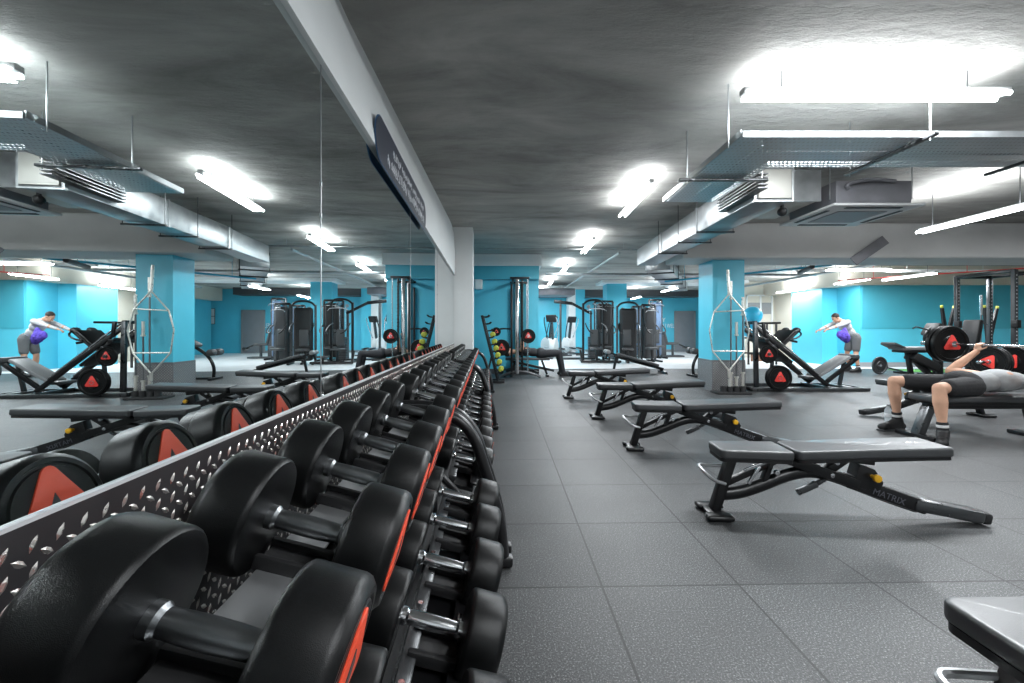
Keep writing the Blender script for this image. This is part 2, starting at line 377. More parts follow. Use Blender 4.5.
# lozenge sign on the bulkhead
sg = thing('wall_sign', 'long navy sign with rounded ends and two rows of white script on the white bulkhead', 'sign', F(-.0695, 3.25, 2.222), (0, 0, TM))
def stadium(w, h, n=10):
    out = []
    for sx, a0 in ((1, -PI/2), (-1, PI/2)):
        for k in range(n+1): a = a0+PI*k/n; out.append((sx*(w/2-h/2)+math.cos(a)*h/2, math.sin(a)*h/2))
    return out
mxs = Matrix(((0, 0, 1, 0), (1, 0, 0, 0), (0, 1, 0, 0), (0, 0, 0, 1)))
mxr = Matrix(((0, 0, 1, .0), (1, 0, 0, 0), (0, 1, 0, 0), (0, 0, 0, 1)))
obj('sign_rim', MB().prism(stadium(1.86, .27), .004, mxs), 'signrim', sg)
obj('sign_face', MB().prism(stadium(1.845, .255), .006, mxs), 'signblue', sg)
def squiggles(mb, x0, x1, y, h, seed):                  # rows of short unreadable strokes, as the photo shows them
    rr = random.Random(seed); x = x0
    while x < x1:
        wd = rr.uniform(.02, .035)
        if rr.random() < .16: x += wd; continue
        for q in range(2):
            xa = x+rr.uniform(0, wd*.7); ya = y+rr.uniform(-h/2, h*.1)
            mb.box((xa, ya+h*.2, 0), (rr.uniform(.006, .010), rr.uniform(h*.4, h*.8), .002), (0, 0, rr.uniform(-.5, .5)))
        mb.box((x+wd/2, y+rr.uniform(-h/2, h/2), 0), (wd*.7, .008, .002))
        x += wd+.008
b = MB(); squiggles(b, -.5, .75, .045, .05, 3); squiggles(b, -.7, .78, -.045, .07, 4)
bmesh.ops.transform(b.bm, matrix=Matrix(((0, 0, 1, .0065), (1, 0, 0, 0), (0, 1, 0, 0), (0, 0, 0, 1))), verts=b.bm.verts)
obj('lettering', b, 'letter', sg)
# blue wall block behind the smith machine
struct('wall_left_block', MB().b2((-1.7, 11.0, 0), (.69, 13.2, 2.42)), 'bluewall', smooth=False)
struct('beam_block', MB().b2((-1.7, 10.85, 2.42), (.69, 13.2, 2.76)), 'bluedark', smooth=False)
struct('beam_block_top', MB().b2((-1.7, 10.8, 2.76), (.75, 13.2, CZ)), 'white', smooth=False)
struct('baseboard_block', MB().b2((-1.6, 10.97, 0), (.7, 11.0, .12)), 'darkgrey', smooth=False)
# right wall that steps back in three faces
struct('wall_right_near', MB().b2((10.56, 12.9, 0), (17, 21.4, 2.48)), 'bluewall', smooth=False)
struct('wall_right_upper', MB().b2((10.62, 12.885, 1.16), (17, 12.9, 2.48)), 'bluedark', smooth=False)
struct('wall_right_step', MB().b2((10.07, 13.8, 0), (10.56, 15.3, 2.48)), 'bluewall', smooth=False)
struct('beam_right_wall', MB().b2((10.07, 12.8, 2.48), (17, 21.4, CZ)), 'beige', smooth=False)
struct('baseboard_right', MB().b2((10.5, 12.87, 0), (17, 12.9, .14)), 'midgrey', smooth=False)
struct('wall_beige', MB().b2((9.2, 17.0, 0), (10.56, 17.3, CZ)), 'beige', smooth=False)
struct('wall_pilaster_far', MB().b2((2.75, 20.4, 0), (3.05, 21.5, CZ)), 'white', smooth=False)
struct('wall_pilaster_blue', MB().b2((3.05, 20.4, 0), (3.5, 21.5, CZ)), 'bluewall', smooth=False)
struct('baseboard_far', MB().b2((-2, RY1-.03, 0), (8.6, RY1, .12)), 'midgrey', smooth=False)
# blue columns with tread plate skirts
def column(name, x, y, wd, z1, skirt):
    st = struct(name, MB().b2((x, y, 0), (x+wd, y+wd, z1)), 'bluewall', smooth=False)
    if skirt:
        k = thing('column_skirt', 'grey diamond tread plate skirt round the foot of the near blue column', 'column cladding', (0, 0, 0))
        b = MB(); e = .012
        b.b2((x-e, y-e, 0), (x+wd+e, y, skirt)); b.b2((x-e, y+wd, 0), (x+wd+e, y+wd+e, skirt)); b.b2((x-e, y, 0), (x, y+wd, skirt)); b.b2((x+wd, y, 0), (x+wd+e, y+wd, skirt))
        obj('backing_plate', b, mat('grey_tread', (.17, .17, .175), .45, .3), k, smooth=False)
        b = MB(); lozenges(b, wd, skirt, .045)
        bmesh.ops.transform(b.bm, matrix=Matrix(((1, 0, 0, x), (0, 0, -1, y-e), (0, 1, 0, 0), (0, 0, 0, 1))), verts=b.bm.verts)
        c = MB(); lozenges(c, wd, skirt, .045); me = bpy.data.meshes.new('tmp')
        bmesh.ops.transform(c.bm, matrix=Matrix(((0, 0, -1, x-e), (1, 0, 0, y), (0, 1, 0, 0), (0, 0, 0, 1))), verts=c.bm.verts); c.bm.to_mesh(me); c.bm.free(); b.bm.from_mesh(me)
        obj('tread_pattern', b, mat('tread_grey', (.42, .42, .42), .35, .8), k, smooth=False)
column('column_blue_near', 3.686, 7.81, .585, 2.45, .58)
column('column_blue_far', 3.78, 16.9, .78, CZ, 0)
struct('beam_cross', MB().b2((3.06, 7.6, 2.42), (17, 8.5, CZ), bev=.03), mat('beam_paint', (.62, .62, .61), .6, var=.1, vscale=1.2, bump=.3, bscale=5), smooth=False)
struct('beam_cross_far', MB().b2((3.5, 16.5, 2.95), (9.2, 17.8, CZ)), 'white', smooth=False)
struct('beam_far', MB().b2((.7, 20.6, 2.72), (9.2, 21.5, CZ)), 'darkgrey', smooth=False)
# door in the far wall
struct('door_1', MB().b2((8.28, 21.44, 0), (9.18, 21.5, 1.98), bev=.005).b2((8.42, 21.41, 1.45), (8.62, 21.44, 1.53)), 'doorgrey')
struct('door_1_frame', MB().b2((8.20, 21.42, 0), (8.28, 21.5, 2.06)).b2((9.18, 21.42, 0), (9.26, 21.5, 2.06)).b2((8.2, 21.42, 1.98), (9.26, 21.5, 2.06)), 'midgrey', smooth=False)
nb = thing('notice_board', 'white notice board with a grid of dark frames on the far blue wall', 'notice board', (10.35, 16.95, 0))
nb.location = (10.9, 21.49, 1.75)
b = MB().b2((-.45, -.02, -.35), (.45, 0, .35)); obj('board', b, 'white', nb, smooth=False)
b = MB()
for i in range(5): b.b2((-.46+i*.23-.012, -.03, -.36), (-.46+i*.23+.012, -.02, .36))
for i in range(3): b.b2((-.47, -.03, -.36+i*.36-.012), (.47, -.02, -.36+i*.36+.012))
obj('grid_frame', b, 'darkgrey', nb, smooth=False)
wt = thing('wall_lettering', 'white block letters on the far blue wall beside the grey door', 'sign', (0, 21.495, 0))
RXm = Matrix.Rotation(PI/2, 4, 'X')
text('upper_line', 'AY', .30, 'letter', wt, Matrix.Translation((7.38, -.005, 1.60)) @ RXm, .004, 'LEFT')
text('lower_line', 'YOU WELL', .30, 'letter', wt, Matrix.Translation((7.38, -.005, 1.30)) @ RXm, .004, 'LEFT', .62)
struct('floor_turf', MB().b2((10.6, 11.3, .001), (17, 12.0, .012)), 'turf', smooth=False)
# ------------------------------------------------------------------ ceiling services
LG = 'fluorescent ceiling lights'
def ceiling_light(c, length, along, label, power, m='tube', wdt=.16, z=None):
    t = thing('ceiling_light', label, 'ceiling light', c, (0, 0, -.0235 if along == 'Y' else 0), LG)
    sx, sy = (wdt, length) if along == 'Y' else (length, wdt)
    b = MB().box((0, 0, .03), ((sx*.34, sy, .045) if along == 'Y' else (sx, sy*.34, .045)), bev=.006)
    obj('housing', b, 'acwhite', t)
    b = MB()
    for q in (-1, 1):
        b = MB()
        if along == 'Y': b.cyl((q*.045, -length/2+.03, 0), (q*.045, length/2-.03, 0), .016, 12)
        else: b.cyl((-length/2+.03, q*.045, 0), (length/2-.03, q*.045, 0), .016, 12)
        obj('fluorescent_tube', b, m, t)
    for q in (-1, 1):
        p = (0, q*length*.35) if along == 'Y' else (q*length*.35, 0)
        obj('hanger_rod', MB().cyl((p[0], p[1], .05), (p[0], p[1], CZ-c[2]), .005, 6), 'gun', t)
    if power:
        l = bpy.data.lights.new('lamp_light', 'AREA'); l.shape = 'RECTANGLE'; l.size = sx*.9; l.size_y = sy*.9; l.energy = power; l.color = (.93, .97, 1)
        lo = bpy.data.objects.new('lamp_light', l); COL.objects.link(lo); lo.parent = t; lo.location = (0, 0, -.02)
        l2 = l.copy(); l2.energy = power*(.15 if along == 'X' and power > 60 else .32); lo = bpy.data.objects.new('lamp_light', l2); COL.objects.link(lo); lo.parent = t; lo.location = (0, 0, .056); lo.rotation_euler = (PI, 0, 0)
    return t
PW = 55
for i, (Y, lab) in enumerate(((5.75, 'the nearest of the row above the aisle'), (8.9, 'second of the row above the aisle'), (12.2, 'third of the row above the aisle'), (15.8, 'fourth of the row above the aisle'), (19.3, 'farthest of the row above the aisle'))):
    ceiling_light((1.80-.0235*Y, Y, 2.87), 1.5, 'Y', 'lit twin-tube ceiling light, '+lab, PW, 'tube' if i < 2 else 'tube_far')
ceiling_light((2.66, 3.12, 2.86), 1.95, 'X', 'brightest ceiling light, hung crosswise above the perforated cable tray', 85, wdt=.2)
ceiling_light((5.9, 5.45, 2.55), 1.5, 'Y', 'lit ceiling light beyond the ceiling air conditioner, at the right edge', PW)
ceiling_light((5.65, 15.3, 2.55), 1.5, 'Y', 'lit ceiling light before the grey door, nearer one', PW, 'tube_far')
ceiling_light((5.6, 19.2, 2.55), 1.5, 'Y', 'lit ceiling light above the tall blue-grey shrouds', PW, 'tube_far')
ceiling_light((7.95, 9.75, 2.5), 1.5, 'X', 'crosswise lit ceiling light above the leg press', PW, 'tube_far')
ceiling_light((10.15, 10.9, 2.48), 1.5, 'Y', 'lit ceiling light along the right blue wall, nearer one', PW, 'tube_far')
ceiling_light((9.9, 12.4, 2.52), 1.3, 'Y', 'lit ceiling light along the right blue wall, middle one', PW*.6, 'tube_far')
ceiling_light((9.75, 14.9, 2.48), 1.5, 'Y', 'lit ceiling light along the right blue wall, in the corner by the stepped wall', PW, 'tube_far')
ceiling_light((13.0, 9.5, 2.5), 1.5, 'X', 'lit ceiling light far right above the power racks', PW, 'tube_far')
ceiling_light((1.9, -.6, 2.87), 1.5, 'Y', 'unseen ceiling light added above the camera end of the aisle', PW)  # unseen fixture added behind the camera to light the foreground
ceiling_light((6.5, 1.2, 2.87), 1.5, 'Y', 'unseen ceiling light added over the right side of the free weights area', PW*1.3)  # added fixture out of view, fill for the floor and benches
ceiling_light((9.5, 4.8, 2.87), 1.5, 'Y', 'unseen ceiling light added at the far right of the free weights area', PW)  # another added fixture, beyond the right edge of the view
# perforated cable tray (L shaped) with flanges
t = thing('cable_tray', 'large L-shaped perforated galvanised cable tray hung below the brightest light', 'cable tray', (0, 0, 2.6))
b = MB().b2((1.73, 3.2, 0), (5.6, 3.80, .003)).b2((1.75, 3.80, 0), (2.28, 4.85, .003)); obj('tray_bed', b, 'perf', t, smooth=False)
b = MB(); b.b2((1.73, 3.185, -.012), (5.6, 3.2, .035)).b2((2.28, 3.8, 0), (5.6, 3.812, .05)).b2((1.72, 3.2, 0), (1.732, 4.85, .05)).b2((2.28, 3.8, 0), (2.292, 4.85, .05))
obj('tray_flange', b, 'galv', t, smooth=False)
for p, q in (((1.6, 4.08, -.02), (2.45, 4.08, -.02)), ((3.1, 3.1, -.02), (3.1, 3.95, -.02)), ((4.4, 3.1, -.02), (4.4, 3.95, -.02))): obj('support_channel', MB().beam(p, q, .04, .025), 'gun', t)
for x, y in ((1.68, 4.08), (2.4, 4.08), (3.1, 3.15), (3.1, 3.9), (4.4, 3.15), (1.68, 3.3)): obj('hanger_rod', MB().cyl((x, y, -.05), (x, y, CZ-2.6), .006, 6), 'galv', t)
b = MB().tube([(2.0, 3.4, .02), (2.02, 4.0, .03), (2.05, 4.8, .05)], .012, 8).tube([(2.1, 3.5, .02), (3.5, 3.55, .025), (5.5, 3.6, .02)], .012, 8)
obj('cable', b, 'black', t)
# main duct
t = thing('air_duct', 'long rectangular galvanised air duct running to the back above the benches', 'air duct', (2.75, 4.46, 2.5), (0, 0, .0235-.047))
obj('duct_body', MB().b2((-.19, 0, 0), (.19, 4.6, .34), bev=.004), 'galv', t)
obj('duct_end', MB().b2((-.17, -.02, .02), (.17, 0, .32), bev=.004), 'duct_end', t)
b = MB()
for y in (.0, 1.5, 3.0): b.b2((-.205, y, -.012), (.205, y+.03, .352))
obj('joint_flange', b, 'galv', t)
for y in (1.35, 2.05, 3.0):
    obj('hanger_bracket', MB().b2((-.26, y, -.035), (.26, y+.03, -.012)).cyl((-.245, y+.015, -.03), (-.245, y+.015, CZ-2.5), .006, 6).cyl((.245, y+.015, -.03), (.245, y+.015, CZ-2.5), .006, 6), 'gun', t)
b = MB()
for k in range(5): b.b2((-.30, -.25, .05+k*.035), (-.2, .65, .06+k*.035))
obj('side_grille', b, 'gun', t)
# ac cassette
t = thing('air_conditioner', 'square white cassette air conditioner hung below the ceiling with grey body', 'air conditioner', (4.02, 5.12, 2.5))
b = MB().b2((-.5, -.48, 0), (.5, .48, .03), bev=.008); obj('front_panel', b, 'acwhite', t)
b = MB()
for sx, sy, lx, ly in ((0, -.39, .62, .045), (0, .39, .62, .045), (-.42, 0, .045, .55), (.42, 0, .045, .55)): b.box((sx, sy, -.002), (lx, ly, .008))
obj('air_outlet', b, 'blackmatte', t)
b = MB().box((0, 0, -.003), (.56, .5, .008)); obj('intake_grille', b, 'midgrey', t)
obj('housing', MB().b2((-.42, -.4, .03), (.42, .4, .30), bev=.01), 'acgrey', t)
b = MB().tube([(-.3, -.42, .2), (-.36, -.46, .24), (-.1, -.46, .3), (.2, -.44, .28)], .02, 8, 2); obj('refrigerant_pipe', b, 'acgrey', t)
for x, y in ((-.46, -.36), (.46, -.36), (-.46, .36), (.46, .36)): obj('hanger_rod', MB().cyl((x, y, .1), (x, y, CZ-2.5), .006, 6), 'galv', t)
t = thing('air_duct', 'short boxy beige duct section beside the cassette air conditioner', 'air duct', (3.35, 5.0, 2.6))
obj('duct_body', MB().b2((-.2, -.2, 0), (.12, .6, .33), bev=.006), 'duct_end', t); obj('joint_flange', MB().b2((-.215, -.21, -.01), (.135, -.18, .345)), 'galv', t)
# security camera like puck
t = thing('security_camera', 'small black dome camera hanging between the long duct and the air conditioner', 'camera', (3.02, 4.75, 2.46))
obj('camera_body', MB().ball((0, 0, 0), .05, 14).cyl((0, 0, .02), (0, 0, .16), .02, 10), 'blackmatte', t)
# slanted grating strip on the cross beam
o = obj('ladder_tray', MB().beam((6.08, 7.57, 2.35), (6.55, 7.45, 2.72), .02, .17), 'acgrey'); tag(o, 'dark slanted tray strip against the face of the cross beam', 'cable tray')
# pipes, trays beyond the beam
PG = 'ceiling pipes beyond the cross beam'
pl = [((4.4, 9.0, 2.62), (13, 9.0, 2.60), .03, 'galv', 'grey pipe running crosswise just behind the cross beam'),
      ((7.0, 9.3, 2.55), (4.5, 12.5, 2.55), .025, 'balls', 'turquoise pipe running diagonally behind the near blue column'),
      ((8.5, 8.9, 2.66), (8.2, 16.5, 2.66), .035, 'galv', 'grey pipe running to the back above the leg press'),
      ((9.2, 12.0, 2.52), (13.5, 9.2, 2.62), .015, 'plate_red', 'thin red pipe in front of the right blue wall'),
      ((7.5, 11.2, 2.7), (13.5, 11.4, 2.7), .04, 'white', 'white pipe crossing above the power racks'),
      ((1.0, 12.4, 2.75), (9, 12.6, 2.75), .04, 'galv', 'grey pipe running crosswise above the middle of the gym'),
      ((2.4, 9.5, 2.85), (2.1, 20, 2.85), .03, 'galv', 'grey pipe running to the back beside the aisle lights'),
      ((6.5, 9.2, 2.5), (6.9, 10.2, 2.5), .05, 'darkgrey', 'dark short pipe stub behind the near blue column'),
      ((-.6, 9.3, 2.9), (3.0, 9.4, 2.9), .02, 'galv', 'thin grey conduit crossing the ceiling before the smith machine')]
for a, c, r, m, lab in pl:
    b = MB().cyl(a, c, r, 10)
    for k in (.15, .5, .85):
        p = Vector(a).lerp(Vector(c), k); b.cyl(p, (p.x, p.y, CZ), .006, 6)
    tag(obj('ceiling_pipe', b, m), lab, 'pipe', PG)
t = thing('air_duct', 'rear galvanised duct running crosswise to the far blue wall', 'air duct', (3.6, 10.5, 2.6), (0, 0, -.45))
obj('duct_body', MB().b2((-.3, 0, 0), (.3, 6.5, .3), bev=.01), 'galv', t)
b = MB()
for y in (.5, 2, 3.5, 5): b.b2((-.34, y, -.03), (.34, y+.04, 0)).cyl((-.32, y+.02, 0), (-.32, y+.02, CZ-2.6), .008, 6).cyl((.32, y+.02, 0), (.32, y+.02, CZ-2.6), .008, 6)
obj('hanger_bracket', b, 'gun', t)
t = thing('air_duct', 'dark flat duct at the end of the row of aisle lights', 'air duct', (1.7, 17.5, 2.55))
obj('duct_body', MB().b2((-.7, 0, 0), (.9, 1.2, .28), bev=.02), 'acgrey', t)
t = thing('wall_speaker', 'small white loudspeaker high on the blue wall beside the white column', 'speaker', (-.86, 10.93, 2.3))
obj('cabinet', MB().box((0, 0, 0), (.2, .16, .26), bev=.03, seg=3), 'white', t); obj('bracket', MB().b2((-.02, .05, -.03), (.02, .085, .03)), 'darkgrey', t)

# ------------------------------------------------------------------ dumbbells
def tri_badge(R, n=7):                                    # triangle with rounded corners and softly bulging sides, point up
    out = []; rr = .20*R
    for c in range(3):
        a0 = PI/2+c*2*PI/3; cx, cy = (R-rr)*math.cos(a0), (R-rr)*math.sin(a0)
        for k in range(n): a = a0-PI/3+2*PI/3*k/(n-1); out.append((cx+rr*math.cos(a), cy+rr*math.sin(a)))
        am = a0+PI/3; m = .60*R; out.append((m*math.cos(am), m*math.sin(am)))
    return out
def make_dumbbell(R, T, HL, handle_mat, hr, badge, label):
    t = thing('dumbbell', label, 'dumbbell')
    QX = Matrix.Rotation(PI/2, 4, 'Y')
    b = MB().lathe([(0, -HL/2-.004), (hr*1.25, -HL/2-.004), (hr*1.25, -HL/2+.012), (hr*.98, -HL/2+.018), (hr*1.06, -HL*.2), (hr*1.1, 0), (hr*1.06, HL*.2), (hr*.98, HL/2-.018), (hr*1.25, HL/2-.012), (hr*1.25, HL/2+.004), (0, HL/2+.004)], 20, QX)
    obj('handle', b, handle_mat, t)
    for sgn in (-1, 1):
        z0 = HL/2; z1 = HL/2+T; e = .012
        pr = [(0, z0), (R-.014, z0), (R-.005, z0+.002), (R-.001, z0+.007), (R, z0+.013), (R, z1-.018), (R-.003, z1-.008), (R-.012, z1), (R*.80, z1), (R*.78, z1-.004), (R*.74, z1-.004), (R*.72, z1), (0, z1)]
        mx = QX if sgn > 0 else Matrix.Rotation(-PI/2, 4, 'Y')
        hd = obj('head', MB().lathe(pr, 40, mx), 'rubber', t)
        if badge:
            bb = MB(); bb.prism(tri_badge(R*.74), .004, Matrix.Translation((0, 0, z1-.0005)), bev=.001)
            bb.use(1); bb.prism([(-.012, -.022), (.002, .026), (.018, -.002), (.012, -.024)], .0012, Matrix.Translation((0, 0, z1+.0035)))
            # turn the badge so its point is up
            R0 = Matrix(((0, 0, sgn, 0), (-sgn, 0, 0, 0), (0, -1, 0, 0), (0, 0, 0, 1)))
            R0 = Matrix(((0, 0, sgn, 0), (sgn, 0, 0, 0), (0, 1, 0, 0), (0, 0, 0, 1)))
            bmesh.ops.transform(bb.bm, matrix=R0, verts=bb.bm.verts); bmesh.ops.recalc_face_normals(bb.bm, faces=bb.bm.faces)
            obj('badge', bb, ['orange', 'darkgrey'], hd)
    return t
TILT = .285
ORD = ['first', 'second', 'third', 'fourth', 'fifth', 'sixth', 'seventh', 'eighth', 'ninth', 'tenth', 'eleventh', 'twelfth', 'thirteenth', 'fourteenth', 'fifteenth', 'sixteenth', 'seventeenth', 'eighteenth', 'nineteenth', 'twentieth', 'twenty-first', 'twenty-second', 'twenty-third', 'twenty-fourth', 'twenty-fifth', 'twenty-sixth', 'twenty-seventh', 'twenty-eighth', 'twenty-ninth']
protoU = [make_dumbbell(.103, .092, .150, 'steel', .017, True, 'x'), make_dumbbell(.096, .092, .155, 'chrome', .017, True, 'x'), make_dumbbell(.088, .085, .155, 'chrome', .016, True, 'x')]
protoL = [make_dumbbell(.096, .092, .155, 'chrome', .0165, True, 'x'), make_dumbbell(.088, .09, .135, 'chrome', .016, True, 'x'), make_dumbbell(.08, .08, .135, 'chrome', .0155, True, 'x')]
index_children()
RACKS = [(-.62, 2.06), (2.18, 4.86), (4.98, 7.66)]
first = {}
def place(proto, u, s, z, lab, grp):
    if proto.name not in first: c = proto; first[proto.name] = 1
    else: c = copy_tree(proto)
    c.location = F(u, s, z); c.rotation_euler = (0, TILT, TM+random.uniform(-.025, .025)); c['label'] = lab; c['group'] = grp
    return c
US = [[.53+.28*k for k in range(-3, 6)], [2.37+.272*k for k in range(9)], [5.17+.268*k for k in range(9)]]
LS = [[1.05+.265*k for k in range(-5, 4)], [2.40+.266*k for k in range(9)], [5.19+.267*k for k in range(9)]]
RN = ['nearest rack', 'middle rack', 'farthest rack']
jobs = []
for r in range(3):
    for k, s in enumerate(US[r]): jobs.append((protoU[r], .2085, s, .783-(0, .006, .01)[r], '%s round-headed rubber dumbbell from the camera end, upper shelf of the %s' % (ORD[k], RN[r]), 'dumbbells on the upper shelf of the '+RN[r]))
    for k, s in enumerate(LS[r]): jobs.append((protoL[r], .403, s, .431-(0, .006, .01)[r], '%s round-headed rubber dumbbell from the camera end, lower shelf of the %s' % (ORD[k], RN[r]), 'dumbbells on the lower shelf of the '+RN[r]))
# ------------------------------------------------------------------ dumbbell racks
def make_rack(L):
    t = thing('dumbbell_rack', 'x', 'dumbbell rack')
    T_ = Matrix.Rotation(TILT, 4, 'Y')
    def shelf(u, z, wd, th, name, m, bevel=.004):
        b = MB().box((u, L/2, z), (wd, L-.06, th), T_, bevel); return obj(name, b, m, t)
    shelf(.168, .7105, .080, .012, 'shelf_rail', 'alu'); shelf(.245, .684, .05, .010, 'shelf_rail', 'gun')
    shelf(.197, .675, .14, .012, 'shelf_tray', 'black')
    shelf(.353, .378, .036, .03, 'shelf_rail', 'gun'); shelf(.462, .346, .036, .012, 'shelf_rail', 'black')
    shelf(.40, .33, .13, .02, 'shelf_tray', 'black')
    obj('beam', MB().b2((.10, .03, .60), (.16, L-.03, .66), bev=.006), 'black', t)
    obj('beam', MB().b2((.22, .03, .20), (.28, L-.03, .28), bev=.006), 'black', t)
    for y in (.0, L):
        sg_ = .0
        b = MB().tube([(.06, y, .76), (.20, y, .765), (.33, y, .745), (.42, y, .70), (.478, y, .62), (.515, y, .50), (.555, y, .38), (.60, y, .22), (.615, y, .06), (.615, y, .012)], .027, 14, 2)
        obj('end_frame', b, 'black', t)
        b = MB().tube([(.06, y, .74), (.06, y, .06), (.06, y, .012)], .026, 12).box((.33, y, .028), (.66, .06, .045), bev=.01)
        b.cyl((.07, y, .64), (.40, y, .30), .018, 10)
        obj('foot_frame', b, 'black', t)
    return t
rack = make_rack(2.68)
index_children()
def add_saddles(t, us, ls, ybase, nums=False):
    T_ = Matrix.Rotation(TILT, 4, 'Y')
    for s in us:
        b = MB()
        for q in (-1, 1): b.box((.182, s-ybase+.031*q, .722), (.12, .014, .028), T_, .005)
        b.box((.180, s-ybase, .716), (.11, .075, .014), T_, .004)
        obj('cradle', b, 'blackmatte', t)
    for s in ls:
        b = MB()
        for q in (-1, 1): b.box((.408, s-ybase+.045*q, .372), (.12, .02, .03), T_, .005)
        b.box((.408, s-ybase, .364), (.11, .1, .012), T_, .003)
        obj('cradle', b, 'blackmatte', t)
    b = MB()
    for s in ls: b.box((.462, s-ybase+.13, .353), (.012, .03, .006), T_, .002); b.cyl((.355, s-ybase+.13, .393), (.356, s-ybase+.13, .4), .008, 10)
    obj('chrome_bolts', b, 'chrome', t)
rl = ['long black two-tier dumbbell rack nearest the camera along the mirror wall', 'middle black two-tier dumbbell rack along the mirror wall', 'farthest black two-tier dumbbell rack, next to the white column']
racks = []
for i, (a, c) in enumerate(RACKS):
    r = rack if i == 0 else copy_tree(rack)
    r.location = F(0, a, 0); r.rotation_euler = (0, 0, TM); r['label'] = rl[i]; r['group'] = 'dumbbell racks along the mirror wall'; racks.append(r)
for i in range(3): add_saddles(racks[i], US[i], LS[i], RACKS[i][0])
mt = Matrix.Translation((.168, .53+.02+.62-.10, .7245)) @ Matrix.Rotation(TILT, 4, 'Y') @ Matrix.Rotation(PI/2, 4, 'Z')
text('number_label', '45', .028, 'letter', racks[0], mt, .0005)
index_children()
for j in jobs: place(*j)

# ------------------------------------------------------------------ adjustable benches
def make_bench(back_tilt=.0):
    t = thing('adjustable_bench', 'x', 'weight bench')
    def pad(x0, x1, w0, w1, tilt, px, pz, nm):
        out = []
        L = x1-x0
        def corner(cx, cy, r, a0):
            for k in range(5): a = a0+PI/2*k/4; out.append((cx+r*math.cos(a), cy+r*math.sin(a)))
        r = .035
        corner(x0+r, -w0/2+r, r, PI); corner(x1-.02, -w1/2+.02, .02, 1.5*PI); corner(x1-.02, w1/2-.02, .02, 0); corner(x0+r, w0/2-r, r, PI/2)
        R = Matrix.Translation((px, 0, pz)) @ Matrix.Rotation(-tilt, 4, 'Y') @ Matrix.Translation((-px, 0, -pz))
        p = obj(nm, MB().prism(out, .055, R @ Matrix.Translation((0, 0, pz-.055)), bev=.013, seg=4), 'vinyl', t)
        ins = [(x*.985+(x0+x1)/2*.015, y*.93) for x, y in out]
        obj('pad_base', MB().prism(ins, .022, R @ Matrix.Translation((0, 0, pz-.076))), 'vinyl_side', p)
        return p
    pad(0, .43, .24, .27, 0, .43, .45, 'seat_pad'); pad(.445, 1.33, .27, .27, back_tilt, .445, .455, 'back_pad')
    # front foot, leg, spine, tail
    b = MB().box((.0, 0, .022), (.12, .22, .03), bev=.012).box((.0, -.09, .022), (.17, .08, .036), bev=.017, seg=3).box((.0, .09, .022), (.17, .08, .036), bev=.017, seg=3); obj('front_foot', b, 'black', t)
    b = MB().beam((.0, 0, .03), (.105, 0, .37), .07, .06, .01); obj('front_leg', b, 'black', t)
    b = MB().tube([(.03, 0, .13), (.16, 0, .145), (.30, 0, .20), (.46, 0, .275), (.60, 0, .30), (.72, 0, .275), (.86, 0, .225), (1.05, 0, .15), (1.22, 0, .095)], .040, 12, 2, flat=.8); obj('spine', b, 'black', t)
    b = MB().beam((.80, 0, .25), (1.26, 0, .095), .085, .085, .012); obj('spine_cover', b, 'black', t)
    b = MB().beam((1.18, 0, .118), (1.58, 0, .048), .11, .078, .024); tl = obj('tail_foot', b, 'gun', t); tl['label'] = 'dark grey tail handle'
    obj('tail_cap', MB().beam((1.57, 0, .050), (1.62, 0, .042), .105, .074, .02), 'blackmatte', tl)
    b = MB().beam((.06, 0, .20), (.44, 0, .39), .04, .035).beam((.30, 0, .21), (.36, 0, .38), .05, .03); obj('seat_brace', b, 'black', t)
    b = MB().beam((.43, -.04, .38), (.86, -.04, .23), .012, .06).beam((.43, .04, .38), (.86, .04, .23), .012, .06); obj('back_brace', b, 'black', t)
    b = MB().beam((.68, 0, .30), (.80, 0, .39), .06, .05).beam((.80, 0, .39), (.95, 0, .375), .09, .04); obj('backrest_support', b, 'black', t)
    b = MB().prism([(.82, .22), (.98, .19), (1.0, .25), (.95, .33), (.86, .36)], .09, Matrix(((1, 0, 0, 0), (0, 0, -1, .045), (0, 1, 0, 0), (0, 0, 0, 1))), bev=.006); obj('ladder_bracket', b, 'black', t)
    b = MB().cyl((.93, -.045, .29), (.93, -.075, .29), .012, 12).cyl((.93, -.075, .29), (.93, -.10, .29), .023, 18, bev=.004); k = obj('adjustment_knob', b, 'yellow', t); k['label'] = 'yellow pull knob'
    b = MB().cyl((.36, -.045, .30), (.36, -.07, .30), .016, 14, bev=.003); obj('pivot_bolt', b, 'chrome', t)
    b = MB().cyl((.70, -.035, .285), (.70, -.046, .285), .017, 14, bev=.003); obj('pivot_bolt', b, 'chrome', t)
    b = MB().cyl((.72, -.045, .37), (.72, -.06, .37), .014, 14); obj('pivot_bolt', b, 'chrome', t)
    b = MB().tube([(.06, -.03, .21), (-.02, -.05, .235), (-.075, -.07, .285), (-.10, -.03, .31), (-.09, .03, .315), (-.02, .05, .30), (.07, .03, .31)], .011, 8, 2); obj('grab_handle', b, 'alu', t)
    b = MB().beam((.50, -.02, .165), (.62, -.02, .225), .03, .04, .008).beam((.62, -.02, .225), (.70, -.0, .26), .02, .025); obj('release_lever', b, 'gun', t)
    b = MB().beam((.20, -.03, .215), (.27, -.03, .33), .02, .02).beam((.17, -.035, .30), (.31, -.035, .36), .016, .02); obj('seat_ladder', b, 'chrome', t)
    th = math.atan2(.15, .42)
    text('brand_lettering', 'MATRIX', .055, 'greyletter', t, Matrix.Translation((1.03, -.0445, .163)) @ Matrix.Rotation(th, 4, 'Y') @ RXm, .0008)
    return t
BG = 'adjustable benches in a row beside the dumbbell racks'
b1 = make_bench(.05)
index_children()
